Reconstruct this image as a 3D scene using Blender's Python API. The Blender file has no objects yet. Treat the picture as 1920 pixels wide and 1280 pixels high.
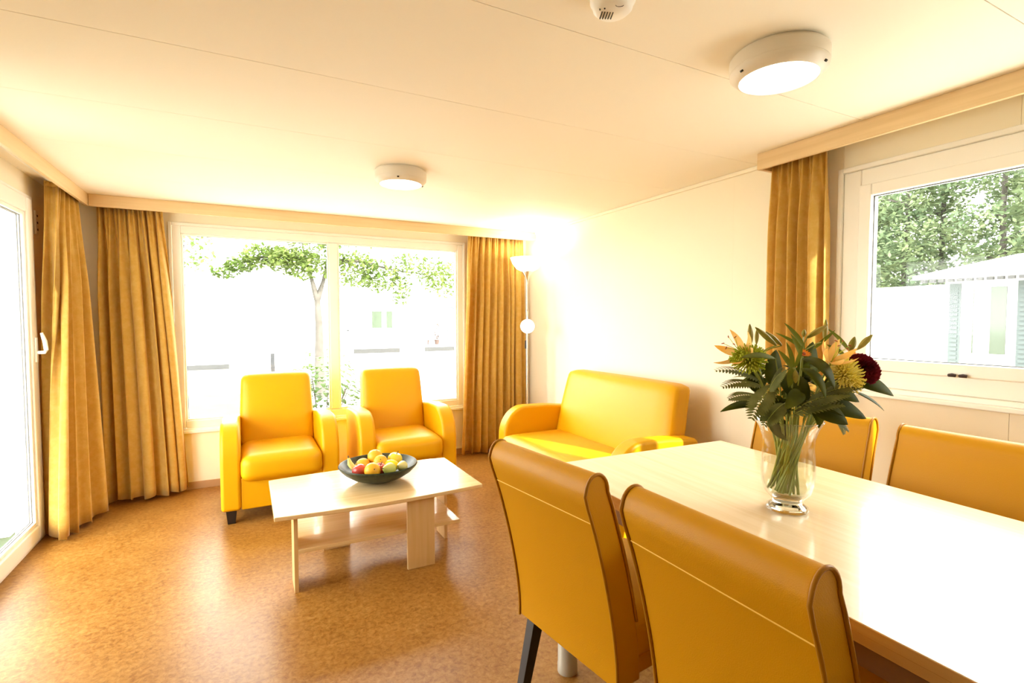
import bpy, math, random
from mathutils import Vector, Matrix, Euler
random.seed(7)
PI = math.pi
scene = bpy.context.scene
C = scene.collection

# ------------------------------------------------------------------ camera
CAM_H = 1.27
FPX = 961.9                                     # focal length in pixels of the 1920 px frame
cam_d = bpy.data.cameras.new('camera'); cam = bpy.data.objects.new('camera', cam_d); C.objects.link(cam)
cam_d.sensor_width = 36.0; cam_d.lens = FPX / 1920 * 36.0; cam_d.clip_start = 0.02; cam_d.clip_end = 300
cam.location = (0, 0, CAM_H)
yaw, pitch, roll = 0.47873, -0.043786, -0.001927
fw = Vector((math.sin(yaw)*math.cos(pitch), math.cos(yaw)*math.cos(pitch), math.sin(pitch)))
rt = Vector((math.cos(yaw), -math.sin(yaw), 0)); up = rt.cross(fw)
r2 = rt*math.cos(roll) + up*math.sin(roll); u2 = up*math.cos(roll) - rt*math.sin(roll)
cam.matrix_world = Matrix(((r2.x, u2.x, -fw.x, 0), (r2.y, u2.y, -fw.y, 0), (r2.z, u2.z, -fw.z, CAM_H), (0, 0, 0, 1)))
scene.camera = cam

# ------------------------------------------------------------------ daylight and exposure
world = bpy.data.worlds.new('sky'); scene.world = world; world.use_nodes = True
bg = world.node_tree.nodes['Background']
bg.inputs[0].default_value = (1.0, 0.985, 0.94, 1); bg.inputs[1].default_value = 10.0
sun_d = bpy.data.lights.new('sun', 'SUN'); sun_d.energy = 9.0; sun_d.angle = math.radians(1.0); sun_d.color = (1, .94, .82)
sun = bpy.data.objects.new('sun', sun_d); C.objects.link(sun)
sun.rotation_euler = Vector((-0.32, 0.85, -0.55)).to_track_quat('-Z', 'Y').to_euler()
def portal(loc, rot, sx, sy):
    d = bpy.data.lights.new('window_portal', 'AREA'); d.shape = 'RECTANGLE'; d.size = sx; d.size_y = sy
    d.cycles.is_portal = True
    o = bpy.data.objects.new('window_portal', d); C.objects.link(o); o.location = loc; o.rotation_euler = rot
portal((0.66, 4.60, 1.21), (-PI/2, 0, 0), 2.15, 1.38)        # back window
portal((2.60, 0.55, 1.45), (0, PI/2, 0), 0.80, 1.60)         # right window
portal((-1.20, 2.98, 1.0), (0, -PI/2, 0), 1.80, 1.75)        # glass door
vs = scene.view_settings
vs.view_transform = 'Standard'; vs.look = 'None'; vs.gamma = 1.0; vs.use_curve_mapping = False
vs.exposure = 0.64
scene.cycles.use_denoising = True; scene.cycles.use_adaptive_sampling = True; scene.cycles.adaptive_threshold = .02
scene.cycles.max_bounces = 12; scene.cycles.diffuse_bounces = 6; scene.cycles.glossy_bounces = 4
scene.cycles.transmission_bounces = 8; scene.cycles.transparent_max_bounces = 12
scene.cycles.caustics_refractive = False; scene.cycles.caustics_reflective = False
scene.cycles.sample_clamp_indirect = 8.0

# ------------------------------------------------------------------ materials
def nmat(name):
    m = bpy.data.materials.new(name); m.use_nodes = True
    return m, m.node_tree, m.node_tree.nodes['Principled BSDF']
def pbr(name, col, rough=.5, spec=.5, metal=0., bump=None, var=None, coat=0.):
    """bump=(scale, strength); var=(colour2, scale, contrast) mixes a second colour by noise"""
    m, nt, p = nmat(name)
    p.inputs['Base Color'].default_value = (*col, 1); p.inputs['Roughness'].default_value = rough
    p.inputs['Specular IOR Level'].default_value = spec; p.inputs['Metallic'].default_value = metal
    p.inputs['Coat Weight'].default_value = coat
    tc = nt.nodes.new('ShaderNodeTexCoord')
    if var:
        n = nt.nodes.new('ShaderNodeTexNoise'); n.inputs['Scale'].default_value = var[1]; n.inputs['Detail'].default_value = 6
        r = nt.nodes.new('ShaderNodeValToRGB'); c = var[2]
        r.color_ramp.elements[0].position = .5-c; r.color_ramp.elements[1].position = .5+c
        r.color_ramp.elements[0].color = (*col, 1); r.color_ramp.elements[1].color = (*var[0], 1)
        nt.links.new(tc.outputs['Object'], n.inputs['Vector']); nt.links.new(n.outputs['Fac'], r.inputs[0])
        nt.links.new(r.outputs[0], p.inputs['Base Color'])
    if bump:
        n = nt.nodes.new('ShaderNodeTexNoise'); n.inputs['Scale'].default_value = bump[0]; n.inputs['Detail'].default_value = 4
        b = nt.nodes.new('ShaderNodeBump'); b.inputs['Strength'].default_value = bump[1]; b.inputs['Distance'].default_value = .002
        nt.links.new(tc.outputs['Object'], n.inputs['Vector']); nt.links.new(n.outputs['Fac'], b.inputs['Height'])
        nt.links.new(b.outputs[0], p.inputs['Normal'])
    return m
def wood(name, c1, c2, axis, rough=.35, coat=0., scale=1.0):
    m, nt, p = nmat(name)
    tc = nt.nodes.new('ShaderNodeTexCoord'); mp = nt.nodes.new('ShaderNodeMapping')
    s = [38.*scale]*3; s[axis] = 1.6*scale; mp.inputs['Scale'].default_value = s
    n = nt.nodes.new('ShaderNodeTexNoise'); n.inputs['Scale'].default_value = 1.0; n.inputs['Detail'].default_value = 5; n.inputs['Distortion'].default_value = .6
    r = nt.nodes.new('ShaderNodeValToRGB'); r.color_ramp.elements[0].position = .3; r.color_ramp.elements[1].position = .7
    r.color_ramp.elements[0].color = (*c1, 1); r.color_ramp.elements[1].color = (*c2, 1)
    nt.links.new(tc.outputs['Object'], mp.inputs[0]); nt.links.new(mp.outputs[0], n.inputs['Vector'])
    nt.links.new(n.outputs['Fac'], r.inputs[0]); nt.links.new(r.outputs[0], p.inputs['Base Color'])
    p.inputs['Roughness'].default_value = rough; p.inputs['Coat Weight'].default_value = coat
    return m
def emit(name, col, strength):
    m, nt, p = nmat(name)
    p.inputs['Base Color'].default_value = (.9, .9, .88, 1); p.inputs['Emission Color'].default_value = (*col, 1)
    p.inputs['Emission Strength'].default_value = strength
    return m
def pane(name, tint=(.97, .985, .975), graze=.25, face=.010):
    """thin window glass: clear, with a Fresnel reflection"""
    m = bpy.data.materials.new(name); m.use_nodes = True; nt = m.node_tree; nt.nodes.clear()
    o = nt.nodes.new('ShaderNodeOutputMaterial'); t = nt.nodes.new('ShaderNodeBsdfTransparent'); g = nt.nodes.new('ShaderNodeBsdfGlossy')
    lw = nt.nodes.new('ShaderNodeLayerWeight'); lw.inputs[0].default_value = .5
    pw = nt.nodes.new('ShaderNodeMath'); pw.operation = 'POWER'; pw.inputs[1].default_value = 5.0
    f = nt.nodes.new('ShaderNodeMath'); f.operation = 'MULTIPLY_ADD'; f.inputs[1].default_value = graze; f.inputs[2].default_value = face
    mx = nt.nodes.new('ShaderNodeMixShader')
    nt.links.new(lw.outputs['Facing'], pw.inputs[0]); nt.links.new(pw.outputs[0], f.inputs[0])
    t.inputs[0].default_value = (*tint, 1); g.inputs['Roughness'].default_value = .01
    nt.links.new(f.outputs[0], mx.inputs[0]); nt.links.new(t.outputs[0], mx.inputs[1]); nt.links.new(g.outputs[0], mx.inputs[2]); nt.links.new(mx.outputs[0], o.inputs[0])
    return m
def cloth(name, col, col2, trans):
    m, nt, p = nmat(name)
    tc = nt.nodes.new('ShaderNodeTexCoord')
    n = nt.nodes.new('ShaderNodeTexNoise'); n.inputs['Scale'].default_value = 26; n.inputs['Detail'].default_value = 7; n.inputs['Roughness'].default_value = .7
    r = nt.nodes.new('ShaderNodeValToRGB'); r.color_ramp.elements[0].position = .42; r.color_ramp.elements[1].position = .62
    r.color_ramp.elements[0].color = (*col, 1); r.color_ramp.elements[1].color = (*col2, 1)
    nt.links.new(tc.outputs['Object'], n.inputs['Vector']); nt.links.new(n.outputs['Fac'], r.inputs[0]); nt.links.new(r.outputs[0], p.inputs['Base Color'])
    p.inputs['Roughness'].default_value = .75; p.inputs['Specular IOR Level'].default_value = .25; p.inputs['Sheen Weight'].default_value = .25
    t = nt.nodes.new('ShaderNodeBsdfTranslucent'); t.inputs[0].default_value = (*trans, 1)
    mx = nt.nodes.new('ShaderNodeMixShader'); mx.inputs[0].default_value = .27
    out = nt.nodes['Material Output']
    nt.links.new(p.outputs[0], mx.inputs[1]); nt.links.new(t.outputs[0], mx.inputs[2]); nt.links.new(mx.outputs[0], out.inputs[0])
    return m
def leafy(name, c1, c2, scale=9., trans=.25, rough=.45):
    m, nt, p = nmat(name)
    tc = nt.nodes.new('ShaderNodeTexCoord'); n = nt.nodes.new('ShaderNodeTexNoise'); n.inputs['Scale'].default_value = scale; n.inputs['Detail'].default_value = 3
    r = nt.nodes.new('ShaderNodeValToRGB'); r.color_ramp.elements[0].position = .35; r.color_ramp.elements[1].position = .65
    r.color_ramp.elements[0].color = (*c1, 1); r.color_ramp.elements[1].color = (*c2, 1)
    nt.links.new(tc.outputs['Object'], n.inputs['Vector']); nt.links.new(n.outputs['Fac'], r.inputs[0]); nt.links.new(r.outputs[0], p.inputs['Base Color'])
    p.inputs['Roughness'].default_value = rough; p.inputs['Specular IOR Level'].default_value = .18
    t = nt.nodes.new('ShaderNodeBsdfTranslucent'); nt.links.new(r.outputs[0], t.inputs[0])
    mx = nt.nodes.new('ShaderNodeMixShader'); mx.inputs[0].default_value = trans
    nt.links.new(p.outputs[0], mx.inputs[1]); nt.links.new(t.outputs[0], mx.inputs[2]); nt.links.new(mx.outputs[0], nt.nodes['Material Output'].inputs[0])
    return m

M = {}
M['wall'] = pbr('cream_wall', (.87, .80, .63), .6, .3, bump=(220, .05))
M['ceiling'] = pbr('cream_ceiling', (.89, .84, .72), .7, .25, bump=(350, .06))
M['baseboard'] = pbr('baseboard_wood', (.42, .25, .12), .5)
M['beech'] = wood('beech_board', (.68, .49, .25), (.76, .57, .32), 0, .4)
M['beech_y'] = wood('beech_board_lengthwise', (.68, .49, .25), (.76, .57, .32), 1, .4)
M['table'] = wood('pale_beech_top', (.80, .61, .38), (.87, .70, .48), 1, .22, .35)
M['ctable'] = wood('pale_beech_low_table', (.70, .49, .23), (.78, .58, .31), 0, .25, .25)
M['ctable_z'] = wood('pale_beech_upright', (.64, .42, .17), (.72, .50, .24), 2, .35, .0)
M['edge'] = wood('table_edge_band', (.50, .28, .09), (.58, .34, .12), 1, .4)
M['under'] = pbr('chipboard_underside', (.28, .15, .07), .7)
M['upvc'] = pbr('white_window_frame', (.88, .86, .80), .35, .5)
M['seal'] = pbr('grey_rubber_seal', (.10, .10, .10), .6)
M['glass'] = pane('window_glass')
M['leather'] = pbr('yellow_leather', (.70, .355, .001), .42, .28, bump=(420, .18))
M['leather2'] = pbr('ochre_leather', (.57, .268, .001), .46, .24, bump=(420, .22))
M['piping'] = pbr('dark_leather_piping', (.38, .16, .002), .45, .3)
M['stitch'] = pbr('yellow_thread', (.85, .55, .08), .6)
M['blackwood'] = pbr('black_brown_wood', (.018, .012, .009), .4)
M['curtain'] = cloth('ochre_curtain', (.60, .370, .070), (.67, .445, .11), (.92, .53, .02))
M['steel'] = pbr('grey_painted_steel', (.55, .53, .46), .35, .5, .3)
M['chrome'] = pbr('silver_metal', (.72, .70, .66), .25, .5, .9)
M['plastic'] = pbr('white_plastic', (.86, .84, .78), .4)
M['housing'] = pbr('warm_grey_plastic', (.72, .66, .55), .45)
M['dark'] = pbr('dark_hole', (.02, .018, .015), .7)
M['diffuser'] = emit('lit_diffuser', (1, .93, .78), 5.0)
M['lampshade'] = emit('lit_glass_shade', (1, .93, .80), 3.5)
M['cable'] = pbr('black_cable', (.03, .03, .03), .5)
M['bowl'] = pbr('dark_green_glaze', (.022, .026, .012), .36, .20, var=((.040, .046, .022), 40, .12))
M['orange'] = pbr('orange_peel', (.86, .40, .02), .4, .4, bump=(300, .25), var=((.90, .50, .03), 12, .2))
M['lemon'] = pbr('lemon_peel', (.88, .68, .02), .4, .4, bump=(260, .2))
M['yapple'] = pbr('yellow_apple_skin', (.80, .70, .06), .3, .5, var=((.86, .62, .05), 14, .2))
M['rapple'] = pbr('red_apple_skin', (.42, .02, .02), .25, .5, var=((.62, .10, .06), 18, .25))
M['pear'] = pbr('green_pear_skin', (.50, .56, .10), .4, .4, var=((.60, .60, .16), 20, .25))
M['ppear'] = pbr('pale_pear_skin', (.78, .70, .30), .4, .4, var=((.70, .68, .24), 20, .25))
M['banana'] = pbr('banana_skin', (.82, .70, .20), .45, .4)
M['stalk'] = pbr('brown_stalk', (.10, .06, .02), .7)
# floor: cork-look linoleum
def floor_mat():
    m, nt, p = nmat('cork_linoleum')
    tc = nt.nodes.new('ShaderNodeTexCoord')
    n1 = nt.nodes.new('ShaderNodeTexNoise'); n1.inputs['Scale'].default_value = 46; n1.inputs['Detail'].default_value = 8; n1.inputs['Roughness'].default_value = .72; n1.inputs['Distortion'].default_value = .5
    n2 = nt.nodes.new('ShaderNodeTexNoise'); n2.inputs['Scale'].default_value = 5; n2.inputs['Detail'].default_value = 3
    r = nt.nodes.new('ShaderNodeValToRGB')
    r.color_ramp.elements[0].position = .34; r.color_ramp.elements[0].color = (.205, .078, .010, 1)
    r.color_ramp.elements[1].position = .68; r.color_ramp.elements[1].color = (.40, .21, .054, 1)
    e = r.color_ramp.elements.new(.5); e.color = (.305, .140, .026, 1)
    a = nt.nodes.new('ShaderNodeMath'); a.operation = 'MULTIPLY_ADD'; a.inputs[1].default_value = .25; 
    s = nt.nodes.new('ShaderNodeMath'); s.operation = 'SUBTRACT'; s.inputs[1].default_value = .125
    nt.links.new(tc.outputs['Object'], n1.inputs['Vector']); nt.links.new(tc.outputs['Object'], n2.inputs['Vector'])
    nt.links.new(n2.outputs['Fac'], a.inputs[0]); nt.links.new(n1.outputs['Fac'], a.inputs[2]); nt.links.new(a.outputs[0], s.inputs[0]); nt.links.new(s.outputs[0], r.inputs[0])
    nt.links.new(r.outputs[0], p.inputs['Base Color']); p.inputs['Roughness'].default_value = .34; p.inputs['Specular IOR Level'].default_value = .30
    b = nt.nodes.new('ShaderNodeBump'); b.inputs['Strength'].default_value = .12; b.inputs['Distance'].default_value = .002
    nt.links.new(n1.outputs['Fac'], b.inputs['Height']); nt.links.new(b.outputs[0], p.inputs['Normal'])
    return m
M['floor'] = floor_mat()
# vase glass / water
def glassmat(name, ior, col):
    m, nt, p = nmat(name)
    p.inputs['Base Color'].default_value = (*col, 1); p.inputs['Roughness'].default_value = 0.0
    p.inputs['Transmission Weight'].default_value = 1.0; p.inputs['IOR'].default_value = ior
    return m
M['vase'] = pane('clear_vase_glass', (.95, .96, .94), .9, .035)
M['water'] = pane('vase_water', (.95, .97, .92), .9, .03)
M['leaf_dark'] = leafy('dark_green_leaf', (.052, .066, .003), (.098, .116, .008), 14, .3, .6)
M['leaf_mid'] = leafy('mid_green_leaf', (.105, .130, .008), (.18, .20, .020), 14, .3, .6)
M['fern'] = leafy('fern_green', (.11, .125, .030), (.21, .215, .070), 20, .35, .6)
M['stemg'] = pbr('green_stem', (.24, .29, .045), .45, .3, var=((.36, .38, .09), 30, .2))
M['bud'] = leafy('lily_bud_green', (.30, .29, .05), (.46, .36, .09), 24, .25, .45)
M['lily'] = leafy('orange_lily_petal', (.90, .50, .10), (.92, .62, .22), 18, .35, .5)
M['mum_g'] = leafy('lime_chrysanthemum', (.52, .60, .05), (.66, .70, .12), 30, .35, .7)
M['mum_y'] = leafy('yellow_chrysanthemum', (.84, .74, .16), (.92, .84, .34), 30, .35, .7)
M['carn'] = leafy('burgundy_carnation', (.12, .006, .012), (.24, .015, .03), 40, .2, .6)
M['gerb'] = leafy('orange_gerbera', (.85, .22, .01), (.90, .32, .03), 30, .3, .5)
M['stamen'] = pbr('rust_stamen', (.40, .10, .02), .7)
# outside
M['white_wall'] = pbr('white_chalet_wall', (.80, .80, .78), .7)
M['roof'] = pbr('pale_roof_sheet', (.62, .60, .57), .6)
M['skirt'] = pbr('dark_chalet_base', (.035, .035, .035), .8)
M['shutter'] = pbr('grey_green_shutter', (.045, .060, .060), .6)
M['darkpane'] = pbr('dark_window_pane', (.035, .05, .03), .08, .6)
M['siding'] = pbr('grey_siding', (.06, .065, .065), .7)
M['bark'] = pbr('tree_bark', (.055, .048, .040), .9, var=((.09, .08, .07), 8, .2))
M['tleaf'] = leafy('sunlit_tree_leaf', (.085, .135, .030), (.170, .225, .060), 2.0, .35, .5)
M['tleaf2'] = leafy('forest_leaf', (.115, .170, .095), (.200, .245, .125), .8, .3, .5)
M['bushleaf'] = leafy('bush_leaf', (.035, .075, .010), (.08, .13, .020), 3.0, .35, .4)
M['grass'] = pbr('lawn_grass', (.022, .038, .012), .9, var=((.042, .058, .024), 3, .25))
M['gravel'] = pbr('pale_gravel', (.40, .39, .37), .9, var=((.55, .54, .51), 5, .25))
M['postgrey'] = pbr('grey_post', (.022, .022, .025), .7)
M['terracotta'] = pbr('terracotta_pot', (.045, .025, .020), .8)

# ------------------------------------------------------------------ mesh helpers
class MB:
    def __init__(s): s.v = []; s.f = []
    def add(s, vs, fs):
        o = len(s.v); s.v += [tuple(p) for p in vs]; s.f += [tuple(i+o for i in f) for f in fs]; return s
    def box(s, x0, x1, y0, y1, z0, z1):
        return s.add([(x0,y0,z0),(x1,y0,z0),(x1,y1,z0),(x0,y1,z0),(x0,y0,z1),(x1,y0,z1),(x1,y1,z1),(x0,y1,z1)],
                     [(0,3,2,1),(4,5,6,7),(0,1,5,4),(1,2,6,5),(2,3,7,6),(3,0,4,7)])
    def rings(s, rings, cap=True, closed=False):
        n = len(rings[0]); vs = [p for r in rings for p in r]; fs = []
        k = len(rings)
        for i in range(k if closed else k-1):
            a, b = i*n, ((i+1) % k)*n
            for j in range(n):
                fs.append((a+j, a+(j+1) % n, b+(j+1) % n, b+j))
        if cap and not closed: fs.append(tuple(range(n-1, -1, -1))); fs.append(tuple((k-1)*n+j for j in range(n)))
        return s.add(vs, fs)
    def lathe(s, prof, n=32, c=(0,0,0), cap=True):
        return s.rings([[(c[0]+r*math.cos(2*PI*j/n), c[1]+r*math.sin(2*PI*j/n), c[2]+z) for j in range(n)] for r, z in prof], cap)
    def tube(s, pts, rad, n=8, cap=True, flat=1.0):
        pts = [Vector(p) for p in pts]; k = len(pts); rings = []; ref = None
        for i, p in enumerate(pts):
            t = (pts[min(i+1, k-1)] - pts[max(i-1, 0)]).normalized()
            if ref is None: ref = Vector((0,0,1)) if abs(t.z) < .9 else Vector((1,0,0))
            a = t.cross(ref).normalized(); b = t.cross(a).normalized(); ref = -b if False else ref
            r = rad[i] if isinstance(rad, (list, tuple)) else rad
            rings.append([p + a*(r*math.cos(2*PI*j/n)) + b*(r*flat*math.sin(2*PI*j/n)) for j in range(n)])
        return s.rings(rings, cap)
    def prism(s, prof, axis, a, b):
        """prof: 2-D outline; axis: extrusion axis; other two axes in cyclic order for x->(y,z), y->(x,z), z->(x,y)"""
        def P(u, v, w): return {0: (w, u, v), 1: (u, w, v), 2: (u, v, w)}[axis]
        n = len(prof); vs = [P(u, v, a) for u, v in prof] + [P(u, v, b) for u, v in prof]
        fs = [tuple(range(n-1, -1, -1)), tuple(range(n, 2*n))] + [(i, (i+1) % n, n+(i+1) % n, n+i) for i in range(n)]
        return s.add(vs, fs)
    def rbox(s, cx, cy, cz, a, b, c, r, n=8, crown=(0,0,0), fn=None):
        """rounded, slightly puffed cushion with half sizes a, b, c"""
        idx = {}; vs = []; fs = []
        def pt(i, j, k):
            key = (i, j, k)
            if key in idx: return idx[key]
            q = [(-1+2*i/n), (-1+2*j/n), (-1+2*k/n)]; h = (a, b, c)
            p = [math.sin(q[m]*PI/2)*.35*h[m] + q[m]*.65*h[m] for m in range(3)]
            inn = [max(-(h[m]-r), min(h[m]-r, p[m])) for m in range(3)]
            d = Vector([p[m]-inn[m] for m in range(3)])
            if d.length > 1e-9:
                mx = max(abs(d[m]) for m in range(3)); L = mx
                d = d.normalized()*L
            w = [inn[m]+d[m] for m in range(3)]
            for m in range(3):
                o = [x for x in range(3) if x != m]
                if crown[m]: w[m] += math.copysign(1, q[m])*crown[m]*(abs(q[m]) == 1)*(1-q[o[0]]**2)*(1-q[o[1]]**2)
            w = Vector(w)
            if fn: w = Vector(fn(w))
            idx[key] = len(vs); vs.append((w.x+cx, w.y+cy, w.z+cz)); return idx[key]
        for i in range(n):
            for j in range(n):
                for m in range(3):
                    for side in (0, n):
                        def g(u, v):
                            t = [0,0,0]; t[m] = side; t[(m+1) % 3] = u; t[(m+2) % 3] = v; return pt(*t)
                        q = (g(i,j), g(i+1,j), g(i+1,j+1), g(i,j+1))
                        fs.append(q if side == n else q[::-1])
        return s.add(vs, fs)
    def build(s, name, mat, parent=None, smooth=False, bevel=0., seg=3, loc=None, rot=None, solid=0., kind=None, sub=0):
        me = bpy.data.meshes.new(name); me.from_pydata(s.v, [], s.f); me.update()
        if mat: me.materials.append(M[mat] if isinstance(mat, str) else mat)
        o = bpy.data.objects.new(name, me); C.objects.link(o)
        if parent: o.parent = parent
        if loc is not None: o.location = loc
        if rot is not None: o.rotation_euler = rot
        if smooth or bevel:
            for p in me.polygons: p.use_smooth = True
        if smooth and not bevel: me.set_sharp_from_angle(angle=math.radians(50))
        if solid:
            md = o.modifiers.new('thickness', 'SOLIDIFY'); md.thickness = solid; md.offset = 0
        if bevel:
            md = o.modifiers.new('bevel', 'BEVEL'); md.width = bevel; md.segments = seg; md.limit_method = 'ANGLE'; md.angle_limit = math.radians(40); md.harden_normals = True
        if sub:
            md = o.modifiers.new('subdivision', 'SUBSURF'); md.levels = sub; md.render_levels = sub
        if kind: o['kind'] = kind
        return o
def B1(x0, x1, y0, y1, z0, z1): return MB().box(x0, x1, y0, y1, z0, z1)
def empty(name, loc=(0,0,0), rz=0.):
    o = bpy.data.objects.new(name, None); C.objects.link(o); o.location = loc; o.rotation_euler = (0,0,rz); o.empty_display_size = .1
    return o
def tag(o, label, cat, group=None):
    o['label'] = label; o['category'] = cat
    if group: o['group'] = group
    return o
def thing(name, label, cat, loc=(0,0,0), rz=0., group=None): return tag(empty(name, loc, rz), label, cat, group)
def structure(o, label=None):
    o['kind'] = 'structure'
    if label: o['label'] = label
    return o
def copy_tree(o, parent=None):
    c = o.copy(); C.objects.link(c); c.parent = parent
    for ch in list(o.children): copy_tree(ch, c)
    return c

# ------------------------------------------------------------------ room shell
XL, XR, YB, YF, H = -1.085, 2.485, 4.48, -2.6, 2.095
T = .12
fl = structure(MB().box(XL-T, XR+T, YF-T, YB+T, -.10, 0).build('floor', 'floor'), 'orange-brown cork-look linoleum floor')
# ceiling of boards with fine joints
ce = structure(empty('ceiling', (0,0,H)), 'cream ceiling of wide boards with fine joints')
B1(XL-T, XR+T, YF-T, YB+T, .012, .10).build('backing_board', 'ceiling', ce)
ys = [YF] + [.65+.61*k for k in range(-5, 7)] + [YB]
for a, b in zip(ys[:-1], ys[1:]):
    B1(XL, XR, a+.0008, b-.0008, 0, .014).build('ceiling_board', 'ceiling', ce, bevel=.001, seg=1)
# back wall with window opening
wx0, wx1, wz0, wz1 = -.47, 1.815, .455, 1.965
wb = structure(MB().box(XL-T, wx0, YB, YB+T, 0, H).box(wx1, XR+T, YB, YB+T, 0, H).box(wx0, wx1, YB, YB+T, 0, wz0).box(wx0, wx1, YB, YB+T, wz1, H).build('wall_back', 'wall'), 'cream wall behind the armchairs with the wide window')
# left wall with door opening
dy0, dy1, dz1 = 2.05, 3.90, 1.965
wl = structure(MB().box(XL-T, XL, YF, dy0, 0, H).box(XL-T, XL, dy1, YB, 0, H).box(XL-T, XL, dy0, dy1, dz1, H).build('wall_left', 'wall'), 'left wall with the glass door')
# right wall of panels with window opening
ry0, ry1, rz0, rz1 = -.35, 1.435, .96, 1.945
wr = structure(empty('wall_right', (0,0,0)), 'bright cream panelled wall behind the sofa and dining chairs')
def wpanel(y0, y1, z0, z1): B1(XR, XR+T, y0, y1, z0, z1).build('wall_panel', 'wall', wr)
g = .0006
for a, b in ((YF, -1.62), (-1.62, ry0)): wpanel(a+g, b-g, 0, H)
for a, b in ((ry0, .82), (.82, ry1)):
    wpanel(a+g, b-g, 0, rz0); wpanel(a+g, b-g, rz1, H)
g = .0002
for a, b in ((ry1, 2.04), (2.04, 3.26), (3.26, YB)): wpanel(a+g, b-g, 0, H)
wf = structure(B1(XL-T, XR+T, YF-T, YF, 0, H).build('wall_front', 'wall'), 'plain cream wall behind the viewer')
structure(B1(XL, wx1+.7, YB-.012, YB-.0005, 0, .055).build('baseboard_back', 'baseboard', bevel=.002), 'brown baseboard along the back wall')
structure(MB().box(XL+.0005, XL+.012, dy1+.02, YB-.012, 0, .055).box(XL+.0005, XL+.012, YF, dy0-.02, 0, .055).build('baseboard_left', 'baseboard', bevel=.002), 'brown baseboard along the left wall')
structure(B1(XR-.012, XR-.0005, YF, YB-.012, 0, .055).build('baseboard_right', 'baseboard', bevel=.002), 'brown baseboard along the right wall')
structure(B1(XR-.018, XR-.0005, 1.78, 4.28, H-.022, H-.0005).build('trim_1', 'wall', bevel=.004), 'thin cream moulding where right wall meets ceiling')

# --- back window
def frame_ring(mb, axis, u0, u1, z0, z1, w, d0, d1):
    """rectangular ring, width w, in plane; axis 1: u is x, depth is y; axis 0: u is y, depth is x"""
    def bx(a, b, c, d):
        if axis == 1: mb.box(a, b, d0, d1, c, d)
        else: mb.box(d0, d1, a, b, c, d)
    bx(u0, u0+w, z0, z1); bx(u1-w, u1, z0, z1); bx(u0+w, u1-w, z0, z0+w); bx(u0+w, u1-w, z1-w, z1)
    return mb
w1 = structure(empty('window_1', (0,0,0)), 'wide white two-pane window behind the armchairs')
frame_ring(MB(), 1, -.485, 1.83, .44, 1.98, .022, YB-.014, YB-.0005).build('architrave', 'upvc', w1, bevel=.004)
frame_ring(MB(), 1, -.463, 1.808, .462, 1.958, .055, YB-.005, YB+.06).build('window_frame', 'upvc', w1, bevel=.005)
B1(.622, .690, YB-.003, YB+.06, .52, 1.90).build('mullion', 'upvc', w1, bevel=.006)
for a, b in ((-.408, .622), (.690, 1.753)):
    frame_ring(MB(), 1, a, b, .517, 1.903, .014, YB+.004, YB+.05).build('glazing_bead', 'upvc', w1, bevel=.004)
    frame_ring(MB(), 1, a+.014, b-.014, .531, 1.889, .003, YB+.022, YB+.026).build('rubber_seal', 'seal', w1)
    B1(a+.016, b-.016, YB+.030, YB+.034, .533, 1.887).build('window_pane', 'glass', w1)
B1(-.50, 1.845, YB-.03, YB-.0005, .425, .445).build('window_sill', 'upvc', w1, bevel=.004)

# --- right window
w2 = structure(empty('window_2', (0,0,0)), 'white window above the dining chairs on the right wall')
frame_ring(MB(), 0, ry0-.02, 1.452, .943, 1.960, .022, XR-.016, XR-.0005).build('architrave', 'upvc', w2, bevel=.004)
frame_ring(MB(), 0, ry0, 1.430, .965, 1.938, .075, XR-.004, XR+.07).build('window_frame', 'upvc', w2, bevel=.006)
B1(XR-.002, XR+.07, .455, .53, 1.03, 1.87).build('mullion', 'upvc', w2, bevel=.006)
for a, b in ((-.278, .458), (.527, 1.357)):
    frame_ring(MB(), 0, a, b, 1.038, 1.866, .052, XR-.018, XR+.045).build('window_sash', 'upvc', w2, bevel=.006)
    frame_ring(MB(), 0, a+.052, b-.052, 1.090, 1.814, .004, XR+.006, XR+.010).build('rubber_seal', 'seal', w2)
    B1(XR+.012, XR+.016, a+.055, b-.055, 1.093, 1.811).build('window_pane', 'glass', w2)
B1(XR-.045, XR-.0005, ry0-.03, 1.46, .925, .945).build('window_sill', 'upvc', w2, bevel=.005)
for y in (.985, .950):
    MB().tube([(XR-.026, y-.012, 1.045), (XR-.030, y, 1.047), (XR-.026, y+.012, 1.045)], [.006, .0075, .006], 10).build('window_catch', 'terracotta', w2, smooth=True)

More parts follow.
